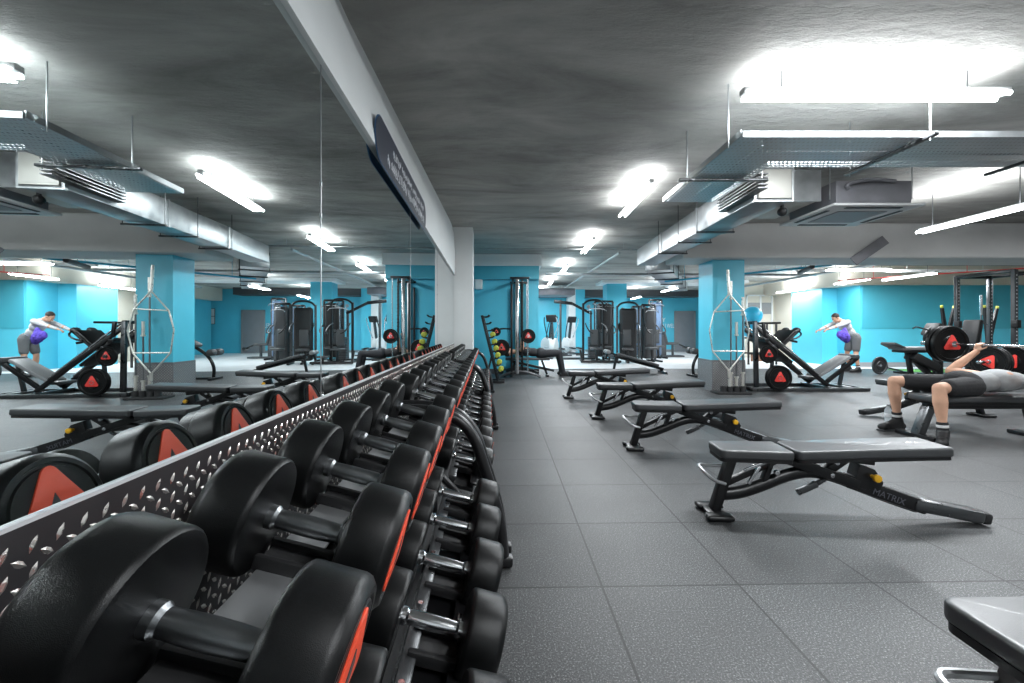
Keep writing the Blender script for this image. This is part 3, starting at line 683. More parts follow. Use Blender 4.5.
def bench_at(foot, Yf, rz, lab, ref=None, sc=1):
    c = b1 if ref is None else copy_tree(b1)
    X = (foot-CXP)/FPX*Yf
    c.location = (X, Yf, 0); c.rotation_euler = (0, 0, rz); c['label'] = lab; c['group'] = BG; c.scale = (sc, sc, sc)
    return c
bench_at(714, 2.64, -.085, 'black adjustable bench nearest the rack in full view, second closest to the camera', None, .955)
bench_at(633, 4.10, -.08, 'black adjustable bench third closest to the camera, between two others', 1, .985)
bench_at(597, 5.50, -.04, 'black adjustable bench fourth closest to the camera', 1)
bench_at(568, 7.10, -.02, 'black adjustable bench at the far end of the row, smallest in view', 1)
c = bench_at(975, 1.30, -.30, 'black adjustable bench closest to the camera, cut off by the bottom right corner', 1)
c.location = (1.115, 1.0, 0); c.rotation_euler = (0, 0, -.02)
c = copy_tree(b1); c.location = (6.18, 5.6, 0); c.rotation_euler = (0, 0, PI-.03); c['label'] = 'black adjustable bench behind the man lying under the barbell, mostly hidden by him'; c['group'] = BG

# ------------------------------------------------------------------ weight plates and bars
def make_plate(r, th, badge='plate_red', rim='rubber'):
    t = thing('weight_plate', 'x', 'weight plate')
    pr = [(.026, -th/2), (r*.42, -th/2), (r*.46, -th/2+.012), (r*.80, -th/2+.012), (r*.84, -th/2), (r-.008, -th/2), (r, -th/2+.008), (r, th/2-.008), (r-.008, th/2), (r*.84, th/2), (r*.80, th/2-.012), (r*.46, th/2-.012), (r*.42, th/2), (.026, th/2)]
    obj('disc', MB().lathe(pr+[pr[0]], 36), rim, t)
    if badge:
        for sg_ in (1, -1):
            out = [(x, y) for x, y in tri_badge(r*.5)]
            bb = MB().prism(out, .006, Matrix.Translation((0, 0, th/2-.001)) if sg_ > 0 else Matrix.Translation((0, 0, -th/2-.005)), bev=.001)
            obj('badge', bb, badge, t)
    obj('hub_ring', MB().lathe([(.0255, -th/2-.007), (.036, -th/2-.007), (.036, th/2+.007), (.0255, th/2+.007), (.0255, -th/2-.007)], 20), 'chrome', t)
    return t
plate0 = make_plate(.225, .05); plate1 = make_plate(.165, .042); plateg = make_plate(.225, .04, None, 'gun')
def make_bar(L, sl=.40, r=.014, rs=.025, nm='barbell'):
    t = thing(nm, 'x', 'barbell')
    obj('shaft', MB().cyl((0, 0, -L/2+sl*.9), (0, 0, L/2-sl*.9), r, 14), 'chrome', t)
    for q in (-1, 1):
        a = q*(L/2-sl); obj('sleeve', MB().cyl((0, 0, a), (0, 0, q*L/2), rs, 18, bev=.003).cyl((0, 0, a-q*.02), (0, 0, a+q*.012), rs*1.5, 18), 'chrome', t)
    return t
bar0 = make_bar(2.2)
index_children()
used = set()
def put(proto, loc, rot, lab, grp=None, scale=None):
    c = proto if proto.name not in used else copy_tree(proto)
    used.add(proto.name); c.location = loc; c.rotation_euler = rot; c['label'] = lab
    if grp: c['group'] = grp
    if scale: c.scale = scale
    return c
AY = (PI/2, 0, 0); AX = (0, PI/2, 0)
put(bar0, (5.40, 4.5, .965), AY, 'chrome barbell held up by the man lying on the bench')
PG2 = 'weight plates in the gym'
put(plate0, (5.40, 5.24, .965), AY, 'black weight plate with red centre on the far end of the lifted barbell, inner one')
put(plate0, (5.40, 5.31, .965), AY, 'black weight plate on the far end of the lifted barbell, outer one')
put(plate0, (5.40, 3.76, .965), AY, 'black weight plate on the near end of the lifted barbell')
# ------------------------------------------------------------------ people
def apply_remesh(o, voxel, sm=3):
    m = o.modifiers.new('r', 'REMESH'); m.mode = 'VOXEL'; m.voxel_size = voxel; m.use_smooth_shade = True
    m2 = o.modifiers.new('s', 'SMOOTH'); m2.iterations = sm; m2.factor = .5
    dg = bpy.context.evaluated_depsgraph_get(); dg.update(); me = bpy.data.meshes.new_from_object(o.evaluated_get(dg))
    me.name = o.name; o.modifiers.clear(); old = o.data; o.data = me
    if not me.materials:
        for mm in old.materials: me.materials.append(mm)
    me.polygons.foreach_set('use_smooth', [True]*len(me.polygons)); return o
def V(*a): return Vector(a)
def head_mb(b, c, fwd, up):
    fwd = Vector(fwd).normalized(); up = Vector(up).normalized(); side = fwd.cross(up).normalized(); up = side.cross(fwd)
    R = Matrix((side, fwd, up)).transposed().to_4x4()
    def p(x, y, z): return c + side*x + fwd*y + up*z
    b.ball(p(0, -.012, .03), 1, 20, (.076, .094, .088), R); b.ball(p(0, .022, -.045), 1, 18, (.056, .066, .068), R)
    b.ball(p(0, .06, -.092), 1, 12, (.026, .024, .020), R)                       # chin
    b.cyl(p(0, .082, .012), p(0, .106, -.026), .010, 10, .015); b.ball(p(0, .104, -.028), .015, 10)   # nose
    b.ball(p(0, .082, -.058), 1, 10, (.026, .010, .007), R); b.ball(p(0, .082, -.068), 1, 10, (.022, .010, .007), R)  # lips
    for q in (-1, 1):
        b.ball(p(q*.078, -.004, -.008), 1, 10, (.010, .020, .032), R); b.ball(p(q*.032, .078, .022), 1, 10, (.022, .010, .007), R); b.ball(p(q*.031, .074, .006), .012, 10)
    return R, p
def hand_mb(b, wrist, d, palm_n, thumb_side, curl=.9, r=.0085, grip=None):
    """palm from the wrist along d; fingers curl towards palm_n"""
    d = Vector(d).normalized(); n = Vector(palm_n); n = (n-d*n.dot(d)).normalized(); sd = Vector(thumb_side); sd = (sd-d*sd.dot(d)-n*sd.dot(n)).normalized()
    R = Matrix((sd, d, n)).transposed().to_4x4()
    b.ball(wrist+d*.045, 1, 14, (.040, .052, .016), R); b.ball(wrist+d*.012, .026, 12)
    for k, (off, L) in enumerate(((.030, .072), (.010, .080), (-.010, .075), (-.029, .060))):
        p = wrist+d*.085+sd*off; dirv = d.copy(); a = 0
        for j, f in enumerate((.45, .32, .23)):
            a += curl*(.75 if j == 0 else .95); v = d*math.cos(a)+n*math.sin(a); q = p+v*L*f
            capsule(b, p, q, r*(1.05-.08*j), r*(.98-.08*j), 10); p = q
    p = wrist+d*.025+sd*.030; v1 = (sd*.75+d*.55+n*.25).normalized(); q = p+v1*.038; capsule(b, p, q, .012, .010, 10)
    v2 = (d*.6+n*.75+sd*.1).normalized(); capsule(b, q, q+v2*.032, .010, .008, 10)
def limb(b, pts, rs):
    for a, c, r1, r2 in zip(pts, pts[1:], rs, rs[1:]): capsule(b, a, c, r1, r2, 16)
def person(name, label, J, voxel, face, shirt, bottoms, bottoms_full, sleeves, shoes='shoe', grip=None, socks=True):
    """J: pelvis, chest, neck, head, and per side hip, knee, ankle, toe, shoulder, elbow, wrist, hand direction"""
    b = MB(); P = J
    side = (P['shoulder'][1]-P['shoulder'][0]).normalized(); ax = (P['neck']-P['pelvis']).normalized(); fr = ax.cross(side).normalized()
    R = Matrix((side, fr, ax)).transposed().to_4x4()
    def torso(b, k=1.0, neck=True, low=True):
        pe, ch, ne = P['pelvis'], P['chest'], P['neck']
        b.ball(pe, 1, 20, (.165*k, .112*k, .125*k), R); mid = pe.lerp(ch, .5)
        b.ball(mid, 1, 20, (.145*k, .103*k, .16*k), R); b.ball(ch, 1, 20, (.172*k, .118*k, .17*k), R); b.ball(ch.lerp(ne, .55), 1, 18, (.155*k, .095*k, .10*k), R)
        for q in (0, 1): b.ball(P['shoulder'][q], .064*k, 14)
    torso(b, .94)
    for q in (-1, 1): b.ball(P['chest']+side*q*.07+fr*J.get('chest_sign', 1)*.06, 1, 12, (.075, .045, .06), R)
    limb(b, [P['chest'].lerp(P['neck'], .7), P['neck'], P['head'].lerp(P['neck'], .45)], [.075, .058, .056])
    RH, hp = head_mb(b, P['head'], face[0], face[1])
    for q in (0, 1):
        hip, kn, an, toe = P['hip'][q], P['knee'][q], P['ankle'][q], P['toe'][q]
        limb(b, [hip, hip.lerp(kn, .45), kn], [.088, .078, .054]); 
        cv = kn.lerp(an, .32)+ P.get('calf', Vector((0, 0, 0)))*.02
        limb(b, [kn, cv, kn.lerp(an, .7), an], [.054, .060, .040, .034]); fd = Vector((toe.x-an.x, toe.y-an.y, 0)).normalized(); limb(b, [an, V(an.x, an.y, .06)+fd*.05, V(an.x, an.y, .045)+fd*.13], [.034, .030, .024])
        sh, el, wr = P['shoulder'][q], P['elbow'][q], P['wrist'][q]
        limb(b, [sh, sh.lerp(el, .45), el], [.063, .058, .044]); limb(b, [el, el.lerp(wr, .3), wr], [.043, .048, .029])
        hd, pn, ts = P['hand'][q]; hand_mb(b, wr, hd, pn, ts, P.get('curl', .9))
    body = obj(name, b, 'skin'); apply_remesh(body, voxel, 3); tag(body, label, 'person')
    def cloth(nm, mbx, m, vox=None, sm=4):
        o = obj(nm, mbx, m, body); apply_remesh(o, vox or max(voxel, .008), sm); return o
    c = MB(); torso(c, 1.03)
    slv = 1.0 if sleeves == 'long' else (.5 if sleeves == 'short' else .12)
    for q in (0, 1):
        sh, el, wr = P['shoulder'][q], P['elbow'][q], P['wrist'][q]
        if slv == 1.0: limb(c, [sh, sh.lerp(el, .5), el, el.lerp(wr, .9)], [.070, .062, .052, .036])
        else: limb(c, [sh, sh.lerp(el, slv)], [.070, .066])
    cloth('shirt', c, shirt)
    c = MB(); c.ball(P['pelvis'], 1, 20, (.186, .136, .145), R)
    for q in (0, 1):
        hip, kn, an = P['hip'][q], P['knee'][q], P['ankle'][q]
        if bottoms_full: limb(c, [hip, kn, kn.lerp(an, .4), an], [.105, .075, .066, .052])
        else: limb(c, [P['pelvis'].lerp(hip, .6), hip, hip.lerp(kn, .72)], [.105, .105, .088])
    cloth('trousers' if bottoms_full else 'shorts', c, bottoms)
    for q in (0, 1):
        an, toe, kn = P['ankle'][q], P['toe'][q], P['knee'][q]
        if socks:
            u = (kn-an).normalized(); o = obj('sock', MB().cyl(an-u*.02, an+u*.10, .046, 18, .046, bev=.006), 'short_black', body)
            obj('sock_band', MB().cyl(an+u*.045, an+u*.072, .0475, 18, bev=.002), 'sockw', o)
        f = (toe-an); fl = Vector((f.x, f.y, 0)).normalized(); c = MB()
        heel = Vector((an.x, an.y, .05))-fl*.045; tip = heel+fl*.27
        if J.get('feet_up'): heel = an-fl*.04; tip = heel+fl*.25
        RR = Matrix((fl, Vector((0, 0, 1)).cross(fl), Vector((0, 0, 1)))).transposed().to_4x4()
        z = heel.z
        c.ball(heel, 1, 14, (.052, .042, .046), RR); capsule(c, heel+fl*.05, tip-fl*.06, .046, .044, 14); c.ball(tip-fl*.045+V(0, 0, -.004), 1, 14, (.06, .050, .040), RR)
        limb(c, [heel+fl*.02, V(an.x, an.y, .12)], [.046, .052]); limb(c, [V(an.x, an.y, .09)+fl*.02, tip-fl*.11], [.052, .044])
        sh = cloth('shoe', c, shoes, .007, 2); sh.data.transform(Matrix.Identity(4))
        for v in sh.data.vertices: v.co.z = max(v.co.z, .004)
        obj('sole', MB().box((heel+tip)/2+V(0, 0, -.047+.006)+fl*0, (.275, .088, .018), RR, .008), 'darkgrey', sh)
    h = MB(); h.ball(hp(0, -.022, .045), 1, 20, (.084, .092, .084), RH)
    cut = obj('hair', h, 'hair', body)
    fw = RH.to_3x3() @ Vector((0, 1, 0)); upv = RH.to_3x3() @ Vector((0, 0, 1)); bm = bmesh.new(); bm.from_mesh(cut.data)
    for v in bm.verts:                                      # hairline: pull the lower front inwards
        dlt = v.co-P['head']; y = dlt.dot(fw); z = dlt.dot(upv)
        if y > .03 and z < .06: v.co -= fw*(y-.03)
    bm.to_mesh(cut.data); bm.free()
    for q in (-1, 1): obj('eye', MB().ball(hp(q*.031, .081, .006), .0085, 10), 'darkgrey', body)
    return body
up = V(0, 0, 1)
# the bench presser, lying on his back, head away from the aisle
A = dict(pelvis=V(4.76, 4.5, .575), chest=V(5.14, 4.5, .605), neck=V(5.40, 4.5, .60), head=V(5.56, 4.5, .585),
         hip=[V(4.76, 4.40, .555), V(4.76, 4.60, .555)], knee=[V(4.29, 4.27, .555), V(4.30, 4.79, .565)], ankle=[V(4.31, 4.25, .12), V(4.38, 4.83, .115)],
         toe=[V(4.17, 4.12, .03), V(4.14, 4.80, .03)], shoulder=[V(5.30, 4.31, .60), V(5.30, 4.69, .60)], elbow=[V(5.13, 4.02, .66), V(5.13, 4.98, .66)],
         wrist=[V(5.365, 4.10, .905), V(5.365, 4.90, .905)], hand=[(V(.25, 0, 1), V(1, 0, .1), V(0, 1, 0)), (V(.25, 0, 1), V(1, 0, .1), V(0, -1, 0))], curl=1.15)
A['wrist'] = [V(5.355, 4.10, .888), V(5.355, 4.90, .888)]
person('person', 'man lying on a flat bench in a grey top and black shorts pressing a barbell', A, .0062, (up*1.0+V(-.1, 0, 0), V(1, 0, .1)), 'shirt', 'short_black', False, None)
t = thing('flat_bench', 'black flat bench the barbell lifter lies on', 'weight bench', (4.13, 4.5, 0))
obj('pad', MB().box((.82, 0, .425), (1.26, .29, .07), bev=.02, seg=3), 'vinyl', t)
obj('pad_base', MB().box((.84, 0, .375), (1.18, .22, .03), bev=.004), 'vinyl_side', t)
obj('main_beam', MB().beam((.24, 0, .335), (1.45, 0, .335), .07, .055, .008), 'black', t)
obj('leg', MB().beam((.28, 0, .33), (.16, 0, .03), .10, .075, .01), 'gun', t); obj('foot', MB().box((.16, 0, .025), (.09, .44, .045), bev=.012), 'black', t)
obj('leg', MB().beam((1.33, 0, .33), (1.40, 0, .03), .08, .06, .01), 'black', t); obj('foot', MB().box((1.40, 0, .025), (.09, .44, .045), bev=.012), 'black', t)
# the man bending at the right blue wall
B = dict(pelvis=V(9.12, 11.35, .93), chest=V(8.87, 11.32, 1.22), neck=V(8.72, 11.30, 1.38), head=V(8.60, 11.29, 1.44),
         hip=[V(9.12, 11.25, .90), V(9.12, 11.45, .90)], knee=[V(9.08, 11.22, .50), V(9.05, 11.48, .50)], ankle=[V(9.14, 11.22, .10), V(9.12, 11.5, .10)], toe=[V(8.98, 11.2, .03), V(8.96, 11.5, .03)],
         shoulder=[V(8.79, 11.13, 1.33), V(8.79, 11.50, 1.33)], elbow=[V(8.53, 11.10, 1.24), V(8.55, 11.52, 1.22)], wrist=[V(8.30, 11.14, 1.15), V(8.32, 11.48, 1.13)],
         hand=[(V(-1, 0, -.35), V(0, 0, -1), V(0, 1, 0)), (V(-1, 0, -.35), V(0, 0, -1), V(0, -1, 0))], curl=.5)
person('person', 'man bending forward in a pale long-sleeved top and grey shorts by the blue wall', B, .009, (V(-.75, 0, -.66), V(-.66, 0, .75)), 'shirt_light', 'short_grey', False, 'long')
# the person under the smith machine
Cc = dict(pelvis=V(.70, 10.42, .56), chest=V(.34, 10.42, .60), neck=V(.09, 10.42, .59), head=V(-.07, 10.42, .58),
         hip=[V(.70, 10.52, .55), V(.70, 10.32, .55)], knee=[V(1.15, 10.58, .56), V(1.14, 10.25, .57)], ankle=[V(1.22, 10.60, .11), V(1.24, 10.24, .11)], toe=[V(1.36, 10.6, .03), V(1.38, 10.24, .03)],
         shoulder=[V(.18, 10.61, .60), V(.18, 10.23, .60)], elbow=[V(.24, 10.86, .70), V(.24, 9.99, .70)], wrist=[V(.25, 10.75, .93), V(.25, 10.10, .93)],
         hand=[(V(0, 0, 1), V(1, 0, 0), V(0, -1, 0)), (V(0, 0, 1), V(1, 0, 0), V(0, 1, 0))], curl=1.15)
person('person', 'person in dark trousers lying on a bench under the guided barbell', Cc, .009, (V(.1, 0, 1), V(-1, 0, .1)), 'short_black', 'trouser', True, 'short', socks=False)
t = thing('flat_bench', 'black bench under the person in dark trousers at the smith machine', 'weight bench', (-.12, 10.42, 0))
obj('pad', MB().box((.50, 0, .42), (1.08, .27, .06), bev=.018, seg=3), 'vinyl', t)
obj('main_beam', MB().beam((.1, 0, .36), (1.15, 0, .13), .06, .06, .008), 'black', t)
obj('leg', MB().beam((.2, 0, .37), (.1, 0, .03), .06, .05, .008), 'black', t); obj('leg', MB().beam((.85, 0, .38), (.98, 0, .03), .06, .05, .008), 'black', t)
obj('foot', MB().box((.1, 0, .02), (.07, .45, .04), bev=.01), 'black', t); obj('foot', MB().box((.98, 0, .02), (.07, .40, .04), bev=.01), 'black', t)
t = thing('water_bottle', 'clear plastic water bottle on the floor behind the lifter\'s far foot', 'bottle', (4.62, 5.22, 0))
obj('bottle_body', MB().lathe([(0, 0), (.034, 0), (.037, .008), (.037, .05), (.034, .056), (.037, .062), (.037, .14), (.034, .16), (.014, .195), (.013, .21), (0, .21)], 24), 'clear', t)
obj('label_band', MB().lathe([(.0375, .075), (.0385, .077), (.0385, .115), (.0375, .117)], 24), 'letter', t); obj('cap', MB().cyl((0, 0, .205), (0, 0, .228), .016, 16, bev=.003), 'midgrey', t)
o = obj('hanging_cloth', MB().ball((0, 0, 0), 1, 16, (.10, .08, .15)).ball((.07, .02, -.06), 1, 14, (.09, .07, .13)).ball((-.09, 0, .02), 1, 14, (.08, .06, .1)).ball((.02, 0, .12), 1, 12, (.05, .05, .08)), 'purple')
o.location = (8.63, 11.05, .98); apply_remesh(o, .014, 2); tag(o, 'blue and purple bundle of cloth held below the bending man\'s chest', 'cloth')
for v in o.data.vertices: v.co += v.co.normalized()*random.uniform(-.012, .02)
# ------------------------------------------------------------------ smith machine
t = thing('smith_machine', 'tall smith machine with silver uprights before the blue wall', 'smith machine', (.12, 10.42, 0))
for q in (-1, 1):
    y = q*.50
    obj('upright', MB().beam((-.00, y, .1), (-.00, y, 2.32), .08, .085, .01), 'chrome' if q < 0 else 'alu', t)
    obj('rear_upright', MB().beam((-.13, y, .1), (-.13, y, 2.2), .06, .05, .006), 'black', t)
    obj('guide_rod', MB().cyl((.25, y, .1), (.25, y, 2.32), .016, 12), 'chrome', t)
    b = MB().beam((.12, y, .15), (.12, y, 2.3), .03, .04, .002)
    for k in range(24): b.box((.12, y-.025*1, .3+k*.083), (.05, .012, .03), bev=.003)
    obj('catch_rail', b, 'black', t)
    obj('top_plate', MB().box((.06, y, 2.34), (.46, .1, .05), bev=.01), 'black', t)
    obj('base_arch', MB().tube([(-.42, y, .03), (-.3, y, .09), (-.05, y, .16), (.15, y, .16), (.38, y, .11), (.55, y, .03)], .032, 10, 2), 'gun', t)
obj('top_beam', MB().beam((-.1, -.5, 2.34), (-.1, .5, 2.34), .06, .06), 'black', t); obj('bottom_beam', MB().beam((-.3, -.5, .06), (-.3, .5, .06), .06, .06), 'black', t)
obj('guided_bar', MB().cyl((.25, -.86, .99), (.25, .54, .99), .015, 12), 'chrome', t)
obj('plate_horn', MB().cyl((-.36, -.5, .72), (-.36, -.64, .72), .02, 12).beam((-.13, -.5, .72), (-.38, -.5, .72), .04, .04), 'black', t)
obj('plate_horn', MB().cyl((-.48, -.5, 1.09), (-.48, -.64, 1.09), .02, 12).tube([(-.13, -.5, 1.15), (-.3, -.5, 1.16), (-.42, -.5, 1.15), (-.48, -.5, 1.09)], .02, 10, 1), 'black', t)
put(plate1, (.37, 9.69, .99), AY, 'small black weight plate with red centre on the guided barbell', PG2)
put(plate1, (-.24, 9.82, .72), AY, 'weight plate on the lower storage horn of the smith machine', PG2, (1.15, 1.15, 1))
put(plate1, (-.36, 9.82, 1.09), AY, 'little weight plate on the upper storage horn of the smith machine', PG2, (.62, .62, 1))
# leaning dumbbell tree with small lime dumbbells
TY = 9.0
t = thing('dumbbell_tree', 'leaning black storage tree with pegs for small dumbbells by the blue wall', 'dumbbell rack', (-.66, TY, 0))
obj('post', MB().beam((.02, 0, 1.44), (.36, 0, .04), .05, .05, .006), 'black', t); obj('post', MB().beam((.02, .35, 1.44), (.36, .35, .04), .05, .05, .006), 'black', t)
obj('base', MB().beam((.05, 0, .03), (.50, 0, .03), .06, .05).beam((.05, .35, .03), (.50, .35, .03), .06, .05).beam((.1, 0, .04), (.1, .35, .04), .05, .04).beam((.1, .0, .04), (.24, 0, .62), .04, .04), 'black', t)
for k in range(9):
    z = 1.40-.148*k; x = .03+(1.44-z)/1.4*.34
    obj('peg', MB().tube([(x, 0, z), (x+.10, 0, z+.015), (x+.135, 0, z+.05)], .014, 8).tube([(x, .35, z), (x+.10, .35, z+.015), (x+.135, .35, z+.05)], .014, 8).cyl((x+.02, 0, z), (x+.02, .35, z), .012, 8), 'black', t)
sd = thing('dumbbell', 'x', 'dumbbell')
obj('handle', MB().cyl((0, -.08, 0), (0, .08, 0), .014, 10), 'chrome', sd)
for q in (-1, 1): obj('head', MB().cyl((0, q*.055, 0), (0, q*.125, 0), .058, 14, bev=.008), 'lime', sd)
index_children()
for k in range(6):
    z = 1.40-.148*(k+3)+.075; x = .03+(1.44-z)/1.4*.34+.085
    c = sd if k == 0 else copy_tree(sd)
    c.location = (-.63+x, TY+.175, z); c['label'] = 'small lime dumbbell on the leaning tree, %s of the column from the top' % ORD[k]; c['group'] = 'lime dumbbells on the leaning tree'
# ------------------------------------------------------------------ bar holder and hex bar at the near column
HYY = 7.60
t = thing('bar_holder', 'black rubber floor holder for upright bars at the near blue column', 'bar holder', (3.90, HYY-.02, 0))
b = MB().box((0, 0, .02), (.60, .30, .04), bev=.01); obj('base', b, 'blackmatte', t)
for k in range(4): obj('socket', MB().lathe([(.032, .13), (.05, .13), (.055, .04), (.0, .04)], 16, Matrix.Translation((-.14+k*.115, -.02, 0))), 'blackmatte', t)
def zt(py): return CAMH-(py-HY)/FPX*HYY
def xt(px): return (px-CXP)/FPX*HYY
t = thing('trap_bar', 'chrome hexagonal trap bar standing on end against the near blue column', 'barbell', (0, HYY-.04, 0))
hexp = [(728, 294), (713, 312), (708.5, 330), (711.5, 351), (728, 370.5), (743.5, 351), (748, 331), (742, 310)]
b = MB(); pts = [V(xt(x), 0, zt(y)) for x, y in hexp]
b.tube(pts[:5], .013, 10); b.tube(pts[4:]+[pts[0]], .013, 10); obj('hexagon_frame', b, 'paleChrome', t)
obj('crossbar', MB().cyl((xt(713), 0, zt(312)), (xt(742.5), 0, zt(310.5)), .012, 10), 'paleChrome', t); obj('crossbar', MB().cyl((xt(711.5), 0, zt(351)), (xt(743.5), 0, zt(351)), .012, 10), 'paleChrome', t)
obj('sleeve', MB().cyl((xt(728), 0, zt(294)), (xt(726.5), 0, zt(270)), .026, 14), 'paleChrome', t); obj('sleeve', MB().cyl((xt(728), 0, zt(370)), (xt(728.5), 0, .06), .026, 14), 'paleChrome', t)
def vbar(px, ytop, lab, sl):
    t = thing('barbell', lab, 'barbell', (xt(px), HYY+.02, .05)); zt_ = zt(ytop)-.05
    obj('shaft', MB().cyl((0, 0, sl*.9), (0, 0, zt_-sl*.9), .014, 12), 'steel', t)
    for a, c in ((0, sl), (zt_-sl, zt_)): obj('sleeve', MB().cyl((0, 0, a), (0, 0, c), .025, 14), 'paleChrome', t).rotation_euler = (0, 0, 0)
    obj('collar', MB().cyl((0, 0, sl), (0, 0, sl+.03), .036, 14), 'paleChrome', t); obj('collar', MB().cyl((0, 0, zt_-sl-.03), (0, 0, zt_-sl), .036, 14), 'paleChrome', t)
vbar(731.5, 281, 'tall barbell standing upright just behind the trap bar', .30)
vbar(737, 322, 'short barbell standing upright in the middle of the floor holder', .22)
vbar(743.5, 297, 'barbell standing upright at the right side of the floor holder', .30)
# ------------------------------------------------------------------ leg press
LY = 7.85
t = thing('leg_press', 'black inclined leg press with grey back cushion beside the near blue column', 'leg press', (0, LY, 0))
for y in (0, .72): obj('base_rail', MB().beam((4.42, y, .035), (6.60, y, .035), .07, .06, .01), 'gun', t)
obj('base_crossbar', MB().beam((4.46, 0, .035), (4.46, .72, .035), .07, .06, .01), 'black', t); obj('base_crossbar', MB().beam((6.52, 0, .035), (6.52, .72, .035), .07, .06, .01), 'black', t); obj('base_crossbar', MB().beam((5.85, 0, .045), (5.85, .72, .045), .09, .07, .01), 'black', t)
for y in (.12, .60):
    obj('guide_rail', MB().beam((4.58, y, 1.18), (5.92, y, .09), .06, .07, .01), 'black', t); obj('guide_rod', MB().cyl((4.62, y, 1.24), (5.75, y, .30), .017, 12), 'chrome', t)
    obj('rear_post', MB().beam((4.58, y, .06), (4.56, y, 1.28), .06, .08, .01), 'gun', t)
obj('top_crossbar', MB().beam((4.56, .1, 1.27), (4.56, .62, 1.27), .06, .06), 'black', t)
for y in (.1, .62): obj('grab_handle', MB().cyl((4.66, y, 1.26), (5.02, y, 1.265), .02, 12).beam((4.72, y, 1.0), (4.70, y, 1.27), .05, .05), 'black', t)
obj('carriage', MB().beam((4.70, .36, .98), (5.25, .36, .52), .52, .05, .01).beam((4.74, .05, .94), (4.74, .67, .94), .07, .07), 'black', t)
obj('foot_plate', MB().beam((4.98, .36, .78), (5.32, .36, 1.12), .50, .045, .01), 'black', t)
for y in (.2, .52): obj('shoulder_pad', MB().beam((5.06, y, .82), (5.42, y, 1.16), .15, .085, .03), 'vinyl', t)
obj('foot_plate_brace', MB().beam((5.15, .36, .98), (5.50, .36, .90), .05, .04).tube([(5.36, .1, 1.12), (5.42, .1, 1.05), (5.34, .1, .98), (5.2, .1, .95)], .016, 8, 1), 'black', t)
obj('back_cushion', MB().beam((5.80, .36, .24), (6.42, .36, .62), .34, .06, .02), 'cushgrey', t)
obj('back_frame', MB().beam((5.88, .16, .12), (6.50, .16, .60), .05, .07, .01).beam((5.88, .56, .12), (6.50, .56, .60), .05, .07, .01).beam((6.44, .13, .58), (6.44, .6, .58), .05, .05), 'black', t)
obj('head_pad', MB().cyl((6.50, .14, .62), (6.50, .58, .62), .05, 14, bev=.012), 'vinyl', t)
obj('support_post', MB().beam((6.42, .36, .56), (6.32, .36, .05), .06, .05, .008).box((6.32, .36, .05), (.14, .5, .04), bev=.01), 'gun', t)
obj('seat_pad', MB().beam((5.62, .36, .22), (5.86, .36, .22), .34, .06, .02), 'vinyl', t)
obj('plate_horn', MB().cyl((4.86, -.14, .26), (4.86, .12, .30), .024, 12).beam((4.86, .12, .26), (4.9, .12, .86), .05, .05), 'gun', t); obj('plate_horn', MB().cyl((4.70, -.12, .69), (4.70, .14, .69), .024, 12), 'gun', t)
put(plate0, (4.86, LY-.07, .262), AY, 'large black weight plate with red triangle low on the leg press', PG2)
put(plate0, (4.86, LY-.125, .262), AY, 'second large weight plate low on the leg press, in front of the first', PG2)
put(plate1, (4.70, LY-.06, .69), AY, 'smaller black weight plate with red centre higher up on the leg press', PG2)
